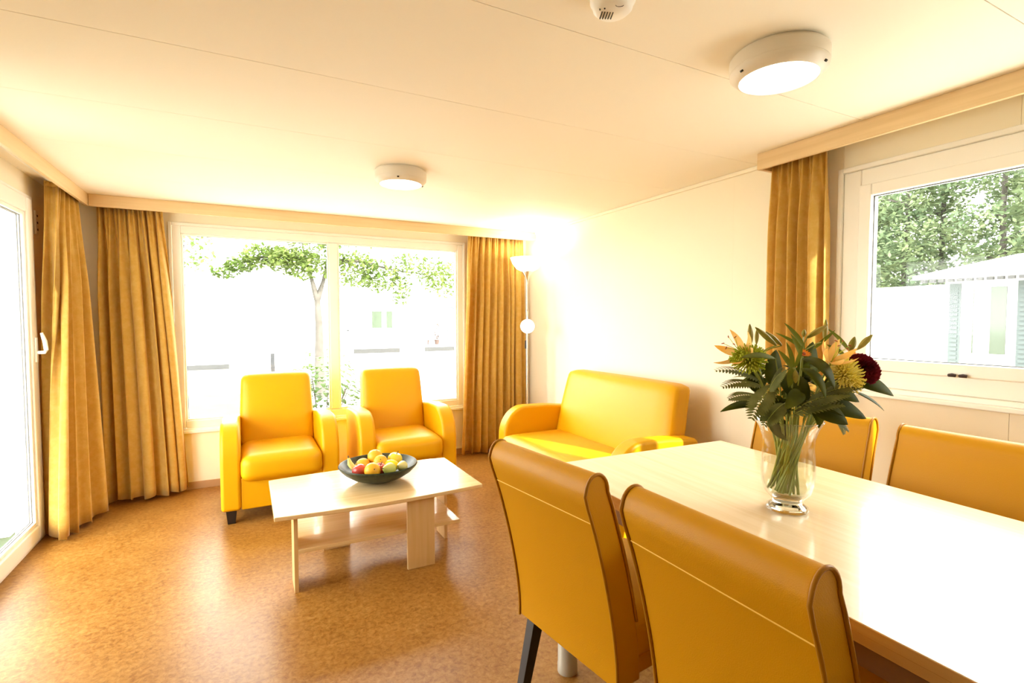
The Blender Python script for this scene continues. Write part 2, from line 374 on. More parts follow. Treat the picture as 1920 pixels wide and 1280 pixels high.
# --- glass door
d1 = structure(empty('door_1', (0,0,0)), 'white framed glass door leading out to the lawn')
frame_ring(MB(), 0, dy0+.0, dy1+.022, .001, 1.975, .05, XL-.06, XL+.010).build('door_frame', 'upvc', d1, bevel=.004)
for k, (a, b) in enumerate(((2.10, 2.975), (2.985, 3.872))):
    lf = frame_ring(MB(), 0, a, b, .022, 1.955, .085, XL-.045, XL+.022).build('door_leaf', 'upvc', d1, bevel=.008)
    frame_ring(MB(), 0, a+.085, b-.085, .107, 1.870, .022, XL-.03, XL+.012).build('glazing_bead', 'upvc', lf, bevel=.006)
    for xs in (XL-.006, XL-.018): frame_ring(MB(), 0, a+.107, b-.107, .129, 1.848, .003, xs, xs+.003).build('rubber_seal', 'seal', lf)
    B1(XL-.012, XL-.008, a+.110, b-.110, .132, 1.845).build('door_pane', 'glass', lf)
    if k == 1:
        hp = B1(XL+.022, XL+.031, 3.815, 3.845, 1.03, 1.17).build('handle_plate', 'plastic', lf, bevel=.003)
        MB().tube([(XL+.030, 3.83, 1.085), (XL+.062, 3.83, 1.085), (XL+.070, 3.828, 1.10), (XL+.068, 3.818, 1.15), (XL+.060, 3.80, 1.195)], [.010, .010, .011, .011, .007], 12).build('door_handle', 'plastic', lf, smooth=True)

# --- pelmets (curtain boards)
def pelmet(label, axis, u0, u1, face, wall, ends):
    o = thing('curtain_pelmet', label, 'pelmet', (0,0,0))
    z0 = 2.015
    th = .018; s = 1 if wall > face else -1
    mat = 'beech' if axis == 0 else 'beech_y'
    def bx(name, a, b, c, d, e, f, m=mat):
        if axis == 0: B1(a, b, min(c, d), max(c, d), e, f).build(name, m, o, bevel=.002)
        else: B1(min(c, d), max(c, d), a, b, e, f).build(name, m, o, bevel=.002)
    bx('front_board', u0, u1, face, face+s*th, z0, H-.0005)
    if 0 in ends: bx('end_board', u0, u0+th, face+s*th, wall-s*.001, z0, H-.0005)
    if 1 in ends: bx('end_board', u1-th, u1, face+s*th, wall-s*.001, z0, H-.0005)
    r = (face+wall)/2
    bx('curtain_rail', u0+.03, u1-.03, r-.006, r+.006, H-.022, H-.001, 'plastic')
    return o
pelmet('pale beech pelmet over the wide window behind the armchairs', 0, -.895, XR-.003, 4.285, YB, ())
pelmet('pale beech pelmet over the glass door on the left', 1, 1.75, 4.30, -.897, XL, (0,))
pelmet('pale beech pelmet over the right window above the dining table', 1, -.62, 1.755, 2.302, XR, (0, 1))

# small slotted plate beside the door
pl = thing('wall_plate', 'small beige slotted plate on the wall beside the glass door', 'wall plate', (XL, 3.985, 1.84))
B1(.0005, .012, -.02, .02, -.07, .07).build('plate', 'housing', pl, bevel=.003)
for z in (-.04, 0, .04): B1(.012, .0128, -.008, .012, z-.006, z+.006).build('slot', 'dark', pl)

# ------------------------------------------------------------------ curtains
def curtain(label, top, bot, z1, z0, nf, amp, seed, nrm=None, flare=1.0):
    """top/bot: polylines (x,y) for the heading and the hem; folds run across"""
    rnd = random.Random(seed)
    NU, NV = 150, 26
    def along(pl, u):
        L = [0]
        for a, b in zip(pl[:-1], pl[1:]): L.append(L[-1]+math.hypot(b[0]-a[0], b[1]-a[1]))
        t = u*L[-1]
        for i in range(len(pl)-1):
            if t <= L[i+1]+1e-9:
                k = (t-L[i])/max(1e-9, L[i+1]-L[i]); a, b = pl[i], pl[i+1]
                d = Vector((b[0]-a[0], b[1]-a[1])).normalized()
                return Vector((a[0]+(b[0]-a[0])*k, a[1]+(b[1]-a[1])*k)), d
    ph = [rnd.uniform(0, 6.28) for _ in range(6)]
    edges = [0]+[rnd.uniform(.6, 1.5) for _ in range(nf)]
    acc = []; s = 0
    for e in edges: s += e; acc.append(s)
    acc = [a/s for a in acc]; am = [rnd.uniform(.55, 1.15) for _ in range(nf+1)]
    def wave(u):
        for i in range(nf):
            if u <= acc[i+1]+1e-9:
                t = (u-acc[i])/(acc[i+1]-acc[i]); sg = math.sin(2*PI*t)
                return (abs(sg)**.75)*math.copysign(1, sg)*am[i]
        return 0
    vs = []; fs = []
    for j in range(NV+1):
        v = j/NV; z = z1+(z0-z1)*v; k = min(1, v*3.2); k = k*k*(3-2*k)
        for i in range(NU+1):
            u = i/NU
            a, da = along(top, u); b, db = along(bot, u)
            e = v**.9*flare + v*(1-flare)
            p = a.lerp(b, e); d = da.lerp(db, e).normalized(); n = Vector((d.y, -d.x))
            sw = wave(min(1, max(0, u+.012*math.sin(3*v+ph[0]))))
            off = amp*(.30+.70*k)*sw*(1-.15*v) + amp*.28*(1-k)*math.sin(2*PI*nf*2.0*u+ph[1]) + amp*.15*k*math.sin(2*PI*nf*.5*u+ph[2]+2*v)
            sl = amp*.35*k*math.sin(2*PI*nf*u+ph[3])
            q = p+n*off+d*sl
            hem = .012*math.sin(2*PI*nf*.7*u+ph[4])*v**8 if z0 < .2 else 0
            vs.append((q.x, q.y, z+hem))
    for j in range(NV):
        for i in range(NU):
            a = j*(NU+1)+i; fs.append((a, a+1, a+NU+2, a+NU+1))
    o = thing('curtain', label, 'curtain', (top[0][0], top[0][1], z0), 0, 'ochre curtains')
    base = Vector((top[0][0], top[0][1], z0))
    mb = MB(); mb.add([Vector(p)-base for p in vs], fs)
    c = mb.build('curtain_fabric', 'curtain', o, smooth=True, solid=.003)
    c.data.set_sharp_from_angle(angle=PI)
    # gathered heading tape along the top
    hb = MB(); hv = []; hf = []
    for i in range(NU+1):
        x, y, z = Vector(vs[i])-base
        hv += [(x, y, z+.028), (x, y, z-.001)]
    for i in range(NU): hf.append((2*i, 2*i+1, 2*i+3, 2*i+2))
    hb.add(hv, hf); hb.build('heading_tape', 'curtain', o, smooth=True, solid=.003)
    return o
curtain('ochre curtain bunched beside the glass door, its edge kicked out onto the floor',
        [(-1.015, 3.90), (-.955, 3.93), (-.945, 4.24)], [(-1.055, 3.93), (-.955, 3.72), (-.93, 3.84), (-.87, 4.02), (-.84, 4.21)], 2.045, .022, 6, .036, 3)
curtain('ochre curtain hanging in the left corner, left of the wide window',
        [(-.872, 4.375), (-.505, 4.375)], [(-.86, 4.36), (-.76, 4.33), (-.59, 4.32), (-.395, 4.40)], 2.045, .03, 7, .040, 11)
curtain('bright ochre curtain right of the wide window, behind the floor lamp',
        [(1.822, 4.375), (2.395, 4.375)], [(1.735, 4.38), (2.02, 4.355), (2.42, 4.37)], 2.045, .03, 9, .040, 23)
curtain('short ochre curtain glowing beside the right window, behind the flowers',
        [(2.40, 1.735), (2.40, 1.465)], [(2.40, 1.745), (2.40, 1.440)], 2.045, .84, 5, .034, 31)

# ------------------------------------------------------------------ armchairs and sofa
def arc(cx, cy, r, a0, a1, n):
    return [(cx+r*math.cos(a0+(a1-a0)*i/n), cy+r*math.sin(a0+(a1-a0)*i/n)) for i in range(n+1)]
ARM_PROF = [(0, .085), (0, .40)] + [(x, z) for x, z in [(.19-.19*math.cos(t), .40+.215*math.sin(t)) for t in [PI/2*i/12 for i in range(1, 13)]]] + [(.38, .610), (.585, .590), (.60, .570), (.60, .085)]
def lounge_seat(name, label, cat, W, loc, rz, group=None):
    """upholstered seat facing local -y, origin on the floor at its front centre"""
    t = thing(name, label, cat, loc, rz, group)
    aw = .112; hw = W/2
    for s in (-1, 1):
        x0, x1 = (s*hw, s*(hw-aw)) if s < 0 else (hw-aw, hw)
        MB().prism(ARM_PROF, 0, x0, x1).build('armrest', 'leather', t, bevel=.022, seg=4)
    iw = hw-aw
    MB().rbox(0, .225, .342, iw+.004, .262, .082, .055, 12, (0, .006, .014)).build('seat_cushion', 'leather', t, smooth=True).data.set_sharp_from_angle(angle=PI)
    B1(-iw-.001, iw+.001, .012, .05, .085, .285).build('front_panel', 'leather', t, bevel=.008)
    def lean(p): return Vector((p.x*(1-.035*max(0, p.z)/.25), p.y+.22*(p.z+.25)+.035*max(0, p.z-.12), p.z))
    MB().rbox(0, .500, .615, iw+.004, .075, .262, .045, 12, (0, .012, .004), lean).build('back_cushion', 'leather', t, smooth=True).data.set_sharp_from_angle(angle=PI)
    B1(-iw, iw, .56, .60, .085, .52).build('rear_panel', 'leather', t, bevel=.01)
    for sx in (-1, 1):
        for y in (.055, .545):
            x = sx*(hw-.055)
            MB().rings([[(x-.022, y-.022, 0), (x+.022, y-.022, 0), (x+.022, y+.022, 0), (x-.022, y+.022, 0)],
                        [(x-.030, y-.030, .086), (x+.030, y-.030, .086), (x+.030, y+.030, .086), (x-.030, y+.030, .086)]]).build('foot', 'blackwood', t, bevel=.002)
    return t
lounge_seat('armchair', 'yellow leather armchair on the left, behind the coffee table end', 'armchair', .70, (.192, 3.555, 0), 0, 'yellow armchairs')
lounge_seat('armchair', 'yellow leather armchair on the right, next to the ochre curtain', 'armchair', .70, (1.022, 3.535, 0), math.radians(-1), 'yellow armchairs')
lounge_seat('sofa', 'yellow leather two-seat sofa against the bright cream wall', 'sofa', 1.395, (1.68, 2.775, 0), -PI/2)

# ------------------------------------------------------------------ coffee table
ct = thing('coffee_table', 'low pale beech coffee table with bowed top and lower shelf', 'coffee table', (.60, 2.775, 0))
def barrel(hx, hy, bow, z0, z1):
    pts = []
    N = 18
    for i in range(N+1): u = -1+2*i/N; pts.append((u*hx, -hy-bow*(1-u*u)))
    for i in range(N+1): u = 1-2*i/N; pts.append((u*hx, hy+bow*(1-u*u)))
    return MB().prism(pts, 2, z0, z1)
barrel(.507, .298, .032, .370, .390).build('tabletop', 'ctable', ct, bevel=.004)
oy = -.065
for x0, x1, y0, y1 in ((-.424, -.406, -.20, -.06), (.104, .247, -.225, -.207), (.395, .413, .04, .18), (-.247, -.104, .205, .223)):
    B1(x0, x1, y0+oy+.02, y1+oy+.02, 0, .370).build('leg', 'ctable_z', ct, bevel=.0015)
B1(-.4055, .3945, -.2065+oy+.02, .2045+oy+.02, .185, .203).build('shelf', 'ctable', ct, bevel=.0015)

# ------------------------------------------------------------------ fruit bowl
BX, BY, BZ = .628, 2.80, .390
bo = tag(MB().lathe([(.0, .0), (.058, .0), (.066, .004), (.095, .010), (.140, .028), (.180, .054), (.204, .080), (.210, .090), (.206, .096), (.198, .093), (.172, .064), (.130, .040), (.080, .022), (.0, .018)], 64, cap=False)
         .build('fruit_bowl', 'bowl', loc=(BX, BY, BZ), smooth=True), 'wide dark green glazed bowl on the coffee table', 'bowl')
def fruit_mesh(kind, r):
    mb = MB(); n = 20
    if kind == 'orange': prof = [(r*math.sin(PI*i/16)*1.0, -r*.94*math.cos(PI*i/16)) for i in range(17)]
    elif kind == 'apple':
        prof = []
        for i in range(19):
            a = PI*i/18; rr = r*(1+.06*math.cos(2*a)*0); z = -r*.92*math.cos(a); q = r*math.sin(a)*(1.02-.08*math.cos(a)*-1*.5)
            dip = .22*r*math.exp(-(q/(.32*r))**2); z = z-dip if z > 0 else z+dip*.6; prof.append((q, z))
    elif kind == 'lemon': prof = [(r*.86*math.sin(PI*i/16)**1.15, -r*1.22*math.cos(PI*i/16)) for i in range(17)]
    else: # pear
        prof = []
        for i in range(21):
            a = PI*i/20; z = -math.cos(a); q = math.sin(a)*(1-.38*max(0, z)**.7-.06*z) if z > 0 else math.sin(a)
            prof.append((q*r, z*r*(1.45 if z > 0 else .95)))
    prof[0] = (.0004, prof[0][1]); prof[-1] = (.0004, prof[-1][1])
    return mb.lathe(prof, n)
def fruit(name, kind, mat, label, r, a, b, z, tilt=(0,0,0), grp='fruit in the bowl'):
    cat = name.split('_')[-1]
    t = thing(name, label, cat, (BX+a, BY+b, BZ+z), 0, grp); t.rotation_euler = tilt
    fruit_mesh(kind, r).build('flesh', mat, t, smooth=True).data.set_sharp_from_angle(angle=PI)
    top = {'orange': .94*r, 'apple': .72*r, 'lemon': 1.2*r, 'pear': 1.43*r}[kind]
    if kind in ('apple', 'pear'):
        MB().tube([(0,0,top-.004), (.002,0,top+.008), (.006,.001,top+.018)], [.0022, .0018, .0024], 6).build('stalk', 'stalk', t, smooth=True)
    else:
        MB().lathe([(.0005, top-.002), (.0035, top-.001), (.0030, top+.001), (.0005, top+.0015)], 8).build('stalk_scar', 'stalk', t, smooth=True)
    return t
# right (a) and depth (b) offsets are along x and y of the table
fruit('orange', 'orange', 'orange', 'topmost orange, at the back of the fruit pile', .041, -.005, .055, .118, (.3, .2, 0))
fruit('orange', 'orange', 'orange', 'orange at the back left of the pile, below the topmost one', .040, -.075, .040, .082, (.2, -.5, 0))
fruit('orange', 'orange', 'orange', 'orange in the middle of the pile showing its dark stalk scar', .038, .012, .000, .100, (.9, -.3, 0))
fruit('orange', 'orange', 'orange', 'big orange at the front of the bowl with a dark navel', .042, -.055, -.105, .088, (1.15, .15, 0))
fruit('lemon', 'lemon', 'lemon', 'bright yellow lemon between the oranges and the green pear', .038, .060, -.035, .082, (PI/2, 0, .9))
fruit('yellow_apple', 'apple', 'yapple', 'yellow-green apple at the back right of the bowl', .040, .100, .030, .098, (.1, .3, 0))
fruit('red_apple', 'apple', 'rapple', 'dark red apple at the left, behind the front orange', .039, -.112, -.055, .082, (-.2, -.4, 0))
fruit('red_apple', 'apple', 'rapple', 'red apple with a pale top in the middle of the bowl', .036, -.008, -.068, .080, (.3, .1, 0))
fruit('green_pear', 'pear', 'pear', 'green pear lying at the front of the bowl', .036, .030, -.122, .088, (1.2, .25, -1.0))
fruit('pale_pear', 'pear', 'ppear', 'pale yellow pear at the front right of the bowl', .030, .108, -.088, .085, (1.25, .2, -.9))
bn = thing('banana', 'tip of a pale banana poking over the left rim of the bowl', 'banana', (BX-.135, BY+.01, BZ+.055), 0, 'fruit in the bowl')
MB().tube([(.10, -.035, .012), (.055, -.020, .006), (.01, 0, .018), (-.012, .01, .052), (-.018, .014, .082)], [.012, .018, .018, .014, .005], 6).build('peel', 'banana', bn, smooth=True)
MB().tube([(-.018, .014, .080), (-.020, .015, .094)], [.005, .003], 6).build('stalk', 'stalk', bn, smooth=True)

# ------------------------------------------------------------------ floor lamp
lp = thing('floor_lamp', 'silver uplighter floor lamp with a small reading globe behind the sofa', 'floor lamp', (2.262, 4.06, 0))
MB().lathe([(.0, 0), (.125, 0), (.125, .012), (.115, .022), (.02, .03), (.0, .03)], 40).build('base', 'chrome', lp, smooth=True)
MB().tube([(0,0,.028), (0,0,1.66)], .0085, 14).build('pole', 'chrome', lp, smooth=True)
MB().lathe([(.0085, 1.600), (.012, 1.625), (.022, 1.650), (.050, 1.690), (.050, 1.700), (.0, 1.700)], 28).build('shade_holder', 'chrome', lp, smooth=True)
MB().lathe([(.050, 1.698), (.095, 1.720), (.130, 1.765), (.152, 1.818), (.149, 1.818), (.126, 1.768), (.092, 1.724), (.0, 1.704)], 48, cap=False).build('lamp_shade', 'lampshade', lp, smooth=True)
MB().lathe([(.011, 1.320), (.013, 1.325), (.013, 1.350), (.011, 1.355)], 14).build('clamp', 'chrome', lp, smooth=True)
fa = MB().tube([(-.008, -.006, 1.338), (-.020, -.030, 1.330), (-.026, -.045, 1.295), (-.026, -.050, 1.262)], .006, 8).build('reading_arm', 'plastic', lp, smooth=True)
gl = MB().lathe([(.0005 + .0625*math.sin(PI*i/16), -.0625*math.cos(PI*i/16)) for i in range(17)], 24).build('globe_shade', 'lampshade', lp, smooth=True, loc=(-.026, -.052, 1.205))
gl.data.set_sharp_from_angle(angle=PI)
B1(-.010, .014, .008, .030, 1.00, 1.075).build('switch_box', 'cable', lp, bevel=.004)
MB().tube([(.004, .012, 1.07), (.006, .013, .9), (.012, .016, .7), (.009, .016, .45), (.006, .014, .2), (.012, .03, .035)], .0035, 6).build('power_cord', 'cable', lp, smooth=True)
def bulb(parent, loc, energy, r=.03):
    d = bpy.data.lights.new('lamp_bulb', 'POINT'); d.energy = energy; d.color = (1, .93, .80); d.shadow_soft_size = r
    o = bpy.data.objects.new('lamp_bulb', d); C.objects.link(o); o.parent = parent; o.location = loc
bulb(lp, (0, 0, 1.775), 6)

# ------------------------------------------------------------------ ceiling lights and smoke detector
def ceiling_light(label, x, y, rz, r=.147):
    t = thing('ceiling_light', label, 'ceiling light', (x, y, H-.0005), rz, 'round ceiling lights')
    MB().lathe([(.0, 0), (r*.93, 0), (r*.93, -.008), (r, -.010), (r, -.044), (r*.995, -.047), (.0, -.047)], 64).build('housing', 'housing', t, smooth=True)
    MB().lathe([(r*.99, -.047), (r*.985, -.056), (r*.83, -.076), (r*.80, -.077), (r*.79, -.072), (r*.80, -.047)], 64, cap=False).build('trim_ring', 'housing', t, smooth=True)
    MB().lathe([(r*.80, -.070), (r*.70, -.076), (r*.4, -.081), (.0005, -.083)], 48, cap=False).build('diffuser', 'diffuser', t, smooth=True)
    for k in range(3):
        a = 2*PI*k/3; c = (r*.92*math.cos(a), r*.92*math.sin(a), -.0655)
        o = MB().lathe([(.0005, -.0025), (.0055, -.002), (.0055, .004), (.0005, .004)], 12).build('screw', 'dark', t, loc=c)
        o.rotation_euler = (0, .75*0+math.radians(38), a)
    return t
ceiling_light('large round ceiling light above the dining table', 1.497, 1.072, 2.9, .142)
ceiling_light('smaller-looking round ceiling light above the armchairs', .785, 2.855, 1.2+PI, .142)
sd = thing('smoke_detector', 'white round smoke detector cut by the top edge of the picture', 'smoke detector', (.858, 1.086, H-.0005), -.45)
MB().lathe([(.0, 0), (.058, 0), (.058, -.010), (.056, -.013), (.054, -.014), (.050, -.028), (.040, -.037), (.0, -.040)], 48).build('body', 'plastic', sd, smooth=True)
for k in range(5):
    B1(-.03+.007*k, -.0275+.007*k, -.008, .022, -.0405, -.0372).build('sound_slot', 'dark', sd)
for k in range(2):
    MB().lathe([(.0004, -.0395), (.002, -.0395), (.002, -.034), (.0004, -.034)], 8).build('indicator_hole', 'dark', sd, loc=(-.036+.011*k, -.016-.005*k, 0))
MB().tube([(.010+.010*math.cos(a), -.032+.006*math.sin(a)-.003, -.0378+.003*abs(math.sin(a))*0) for a in [PI*i/8 for i in range(9)]], .0007, 5).build('test_button_groove', 'dark', sd)

# ------------------------------------------------------------------ dining table
TX0, TX1, TY0, TY1, TZ = .928, 1.757, -.28, 1.535, .75
tcx, tcy = (TX0+TX1)/2, (TY0+TY1)/2
dt = thing('dining_table', 'long pale beech dining table carrying the flower vase', 'dining table', (tcx, tcy, 0), math.radians(-2.2))
hx, hy = (TX1-TX0)/2, (TY1-TY0)/2
B1(-hx, hx, -hy, hy, TZ-.0185, TZ).build('tabletop', 'table', dt, bevel=.0015)
def ring2(mb, z0, z1, ins, w):
    mb.box(-hx+ins, hx-ins, -hy+ins, -hy+ins+w, z0, z1).box(-hx+ins, hx-ins, hy-ins-w, hy-ins, z0, z1)
    mb.box(-hx+ins, -hx+ins+w, -hy+ins+w, hy-ins-w, z0, z1).box(hx-ins-w, hx-ins, -hy+ins+w, hy-ins-w, z0, z1); return mb
ring2(MB(), TZ-.0375, TZ-.0190, .0, .06).build('edge_thickening', 'edge', dt, bevel=.001)
# thin brown edging strip around the top slab
eb = MB(); eb.box(-hx-.001, -hx, -hy, hy, TZ-.0185, TZ-.0012).box(hx, hx+.001, -hy, hy, TZ-.0185, TZ-.0012).build('edge_strip', 'edge', dt)
ring2(MB(), TZ-.105, TZ-.0380, .045, .02).build('apron', 'under', dt, bevel=.002)
for sx in (-1, 1):
    for sy in (-1, 1):
        x, y = sx*(hx-.045), sy*(hy-.040)
        lg = MB().lathe([(.0, 0), (.036, 0), (.036, .03), (.035, .032), (.035, TZ-.042), (.0, TZ-.042)], 32).build('leg', 'steel', dt, smooth=True, loc=(x, y, 0))
        B1(-.05, .05, -.05, .05, TZ-.0415, TZ-.0382).build('mounting_plate', 'steel', lg)

# ------------------------------------------------------------------ dining chairs
def chair_rear(z):
    """rear surface offset of the backrest (positive = backwards) against height"""
    t = max(0, (z-.36)/.53); return .125*t**1.5
def make_chair():
    t = empty('dining_chair')
    W = .425; hw = W/2
    zs = [.325+(.850-.325)*i/16 for i in range(17)]
    rear = [(chair_rear(z), z) for z in zs]
    th = lambda z: .085-.012*(z-.325)/.53
    cx, cz = rear[-1][0]-.0365, .850
    roll = [(cx+.0365*math.cos(a), cz+.048*math.sin(a)) for a in [PI*i/14 for i in range(1, 15)]]
    rear2 = [(y+.003*math.exp(-((z-.82)/.04)**2), z) for y, z in rear]
    front = [(chair_rear(z)-th(z), z) for z in reversed(zs)]
    prof = rear2 + roll + front[1:]
    bk = MB().prism([(y, z) for y, z in prof], 0, -hw, hw).build('backrest', 'leather2', t, bevel=.007, seg=3)
    for s in (-1, 1):
        mb = MB(); pts = [(s*(hw+.0005), y+.001, z) for y, z in rear2+roll] + [(s*(hw+.0005), y-.001, z) for y, z in front[1:] if z > .46]
        mb.tube(pts, .0042, 8).build('piping', 'piping', bk, smooth=True)
    zst = .778
    MB().tube([(-hw+.004+(W-.008)*i/12, chair_rear(zst)+.0012, zst) for i in range(13)], .0016, 6).build('seam', 'stitch', bk, smooth=True)
    MB().rbox(0, -.262, .425, hw-.002, .208, .050, .028, 10, (0, 0, .012)).build('seat', 'leather2', t, smooth=True).data.set_sharp_from_angle(angle=PI)
    B1(-hw+.012, hw-.012, -.455, -.02, .330, .380).build('seat_frame', 'leather2', t, bevel=.006)
    for sx in (-1, 1):
        x = sx*(hw-.030)
        for (ya, yb) in ((-.045, .035), (-.430, -.440)):
            MB().rings([[(x-.013, yb-.014, 0), (x+.013, yb-.014, 0), (x+.013, yb+.014, 0), (x-.013, yb+.014, 0)],
                        [(x-.019, ya-.021, .331), (x+.019, ya-.021, .331), (x+.019, ya+.021, .331), (x-.019, ya+.021, .331)]]).build('leg', 'blackwood', t, bevel=.002)
    return t
ch0 = make_chair()
CH = [((.788, 1.204, 0), math.radians(90+7), 'ochre leather dining chair seen from behind, farther one on the near side of the table'),
      ((.838, .664, 0), math.radians(90), 'ochre leather dining chair filling the bottom of the picture, seen from behind'),
      ((1.968, 1.264, 0), math.radians(-90+8), 'ochre leather dining chair facing us behind the flower vase'),
      ((1.965, .740, 0), math.radians(-90), 'ochre leather dining chair facing us at the right edge below the window')]
for i, (loc, rz, lab) in enumerate(CH):
    o = ch0 if i == 0 else copy_tree(ch0)
    o.location = loc; o.rotation_euler = (0, 0, rz); tag(o, lab, 'dining chair', 'dining chairs around the table')

# ------------------------------------------------------------------ vase, water and flowers
VX, VY = 1.302, .880
vz = TZ+.0005
vs_ = thing('glass_vase', 'clear flared glass vase on a round foot, half full of water', 'vase', (VX, VY, vz))
VO = [(.0, 0), (.050, 0), (.053, .004), (.052, .010), (.040, .018), (.036, .024), (.042, .034), (.057, .050), (.064, .075), (.0665, .105), (.0655, .140), (.0625, .170), (.0640, .195), (.072, .222), (.0835, .243), (.0850, .245)]
VI = [(.0830, .245), (.0800, .240), (.0695, .221), (.0615, .195), (.0600, .170), (.0630, .140), (.0640, .105), (.0615, .076), (.0545, .053), (.040, .040), (.0, .038)]
MB().lathe(VO+VI, 56, cap=False).build('vase_body', 'vase', vs_, smooth=True).data.set_sharp_from_angle(angle=PI)
MB().tube([(.0840*math.cos(2*PI*i/48), .0840*math.sin(2*PI*i/48), .2455) for i in range(49)], .0016, 6, cap=False).build('rim', glassmat('vase_rim_glass', 1.5, (.95, .97, .95)), vs_, smooth=True)
MB().lathe([(.0005, .006), (.046, .006), (.048, .010), (.034, .024), (.036, .034), (.0005, .036)], 40).build('solid_foot', glassmat('vase_foot_glass', 1.5, (.97, .98, .96)), vs_, smooth=True)
tag(MB().lathe([(.0005, .0405), (.040, .043), (.0535, .056), (.0602, .078), (.0625, .105), (.0622, .132), (.0005, .1325)], 48).build('water', 'water', loc=(VX, VY, vz), smooth=True), 'clear water around the stems in the lower half of the vase', 'water')

ct_, st_ = math.cos(-yaw), math.sin(-yaw)
def VL(a, b, c):
    """vase frame: a to the right along the table's far side, b towards the near-left, c up from table"""
    return Vector((a*math.cos(yaw)-b*math.sin(yaw), -a*math.sin(yaw)-b*math.cos(yaw), c))
def leaf_mesh(mb, base, tip, width, side=Vector((0,0,1)), sag=.0, n=8, fold=.25):
    base, tip = Vector(base), Vector(tip); ax = tip-base; L = ax.length; t = ax.normalized()
    w = t.cross(side)
    if w.length < 1e-3: w = t.cross(Vector((1,0,0)))
    w.normalize(); nrm = w.cross(t).normalized()
    vs = []; fs = []
    for i in range(n+1):
        u = i/n; p = base+ax*u + nrm*(sag*4*u*(1-u)*L) + Vector((0,0,-1))*(abs(sag)*.6*L*u*u)
        hw = width*.5*(math.sin(PI*u**.8)**.75)*(1-.15*u) + .0006
        vs += [p-w*hw+nrm*fold*hw, p, p+w*hw+nrm*fold*hw]
    for i in range(n):
        a = 3*i; fs += [(a, a+1, a+4, a+3), (a+1, a+2, a+5, a+4)]
    mb.add(vs, fs)
def stem_pts(head, ang, rad):
    """spiralled stem from the vase floor through the neck to the head, in the vase frame"""
    h = Vector(head); f = Vector((rad*math.cos(ang), rad*math.sin(ang), .052))
    ha = math.atan2(h.y, h.x)
    nr = min(.040, math.hypot(h.x, h.y)*.45+.008)
    nk = Vector((nr*math.cos(ha), nr*math.sin(ha), min(.205, h.z-.02)))
    mid = f.lerp(nk, .5)*.95; mid.z = (f.z+nk.z)/2
    key = [f, f.lerp(mid, .5)+Vector((0,0,.0)), mid, mid.lerp(nk, .55), nk, nk.lerp(h, .5)+Vector((0,0,.12*(h-nk).length)), h]
    pts = []
    for i in range(len(key)-1):
        p0, p1, p2, p3 = key[max(0, i-1)], key[i], key[i+1], key[min(len(key)-1, i+2)]
        for k in range(3):
            u = k/3
            pts.append(.5*((2*p1)+(p2-p0)*u+(2*p0-5*p1+4*p2-p3)*u*u+(3*p1-p0-3*p2+p3)*u*u*u))
    pts.append(h)
    return pts
fk = [0]
def stemmed(name, label, cat, head, r=.0028, grp=None, mat='stemg'):
    k = fk[0]; fk[0] += 1
    an = math.atan2(head[1], head[0])+2.0+.3*math.sin(k*3.7); rr = .018+.030*((k*7) % 5)/4
    pts = stem_pts(head, an, rr)
    t = thing(name, label, cat, (VX, VY, vz), 0, grp)
    W = [VL(p.x, p.y, p.z) for p in pts]
    MB().tube(W, [r*1.55-.75*r*i/(len(W)-1) for i in range(len(W))], 7).build('stem', mat, t, smooth=True)
    return t, W[-1], (W[-1]-W[-2]).normalized()
def petal(t, base, tip, width, mat, curl=.15, name='petal', side=None):
    mb = MB(); leaf_mesh(mb, base, tip, width, side or Vector((0,0,1)), curl, 7, .35); return mb.build(name, mat, t, smooth=True)
def frame_of(d):
    d = d.normalized(); a = d.cross(Vector((0,0,1)));
    if a.length < .1: a = d.cross(Vector((1,0,0)))
    a.normalize(); return d, a, d.cross(a).normalized()
def lily(label, head, face, size=.062, open_=1.0):
    t, p, d0 = stemmed('orange_lily', label, 'lily', head, .003, 'lilies in the vase')
    d, a, b = frame_of(VL(*face))
    for k in range(6):
        an = 2*PI*k/6; out = a*math.cos(an)+b*math.sin(an)
        tip = p + d*size*(1.0-.25*open_) + out*size*.80*open_*(1 if k % 2 else .92)
        petal(t, p-d*.004, tip, .019 if k % 2 else .023, 'lily', -.16, side=d)
    for k in range(5):
        an = 2*PI*k/5+.3; out = a*math.cos(an)+b*math.sin(an); q = p+d*size*.85+out*size*.25
        s = MB().tube([p, p+d*size*.45+out*size*.06, q], .0007, 5).build('filament', 'mum_g', t)
        MB().tube([q-out*.004, q, q+out*.004], [.001, .0016, .001], 6).build('anther', 'stamen', s)
    return t
def bud(t, base, tip, w, mat='bud'):
    base, tip = Vector(base), Vector(tip); n = 10; pts = [base.lerp(tip, i/n) for i in range(n+1)]
    rad = [max(.0012, w*.5*math.sin(PI*min(1, .06+.92*i/n))**.62*(1.12-.35*abs(i/n-.5))) for i in range(n+1)]
    return MB().tube(pts, rad, 7).build('bud', mat, t, smooth=True)
def lily_buds(label, root, buds, leaves=()):
    t, p, d = stemmed('lily_bud_stem', label, 'lily buds', root, .0028, 'lilies in the vase')
    for (x, y, z), (x2, y2, z2), w in buds:
        q, q2 = VL(x, y, z), VL(x2, y2, z2)
        MB().tube([p, p.lerp(q, .6)+Vector((0,0,.004)), q], .0016, 6).build('pedicel', 'stemg', t, smooth=True)
        bud(t, q, q2, w)
    for (x, y, z), (x2, y2, z2), w in leaves:
        mb = MB(); leaf_mesh(mb, VL(x, y, z), VL(x2, y2, z2), w, VL(0, 1, .3), .06); mb.build('leaf', 'leaf_mid', t, smooth=True)
    return t
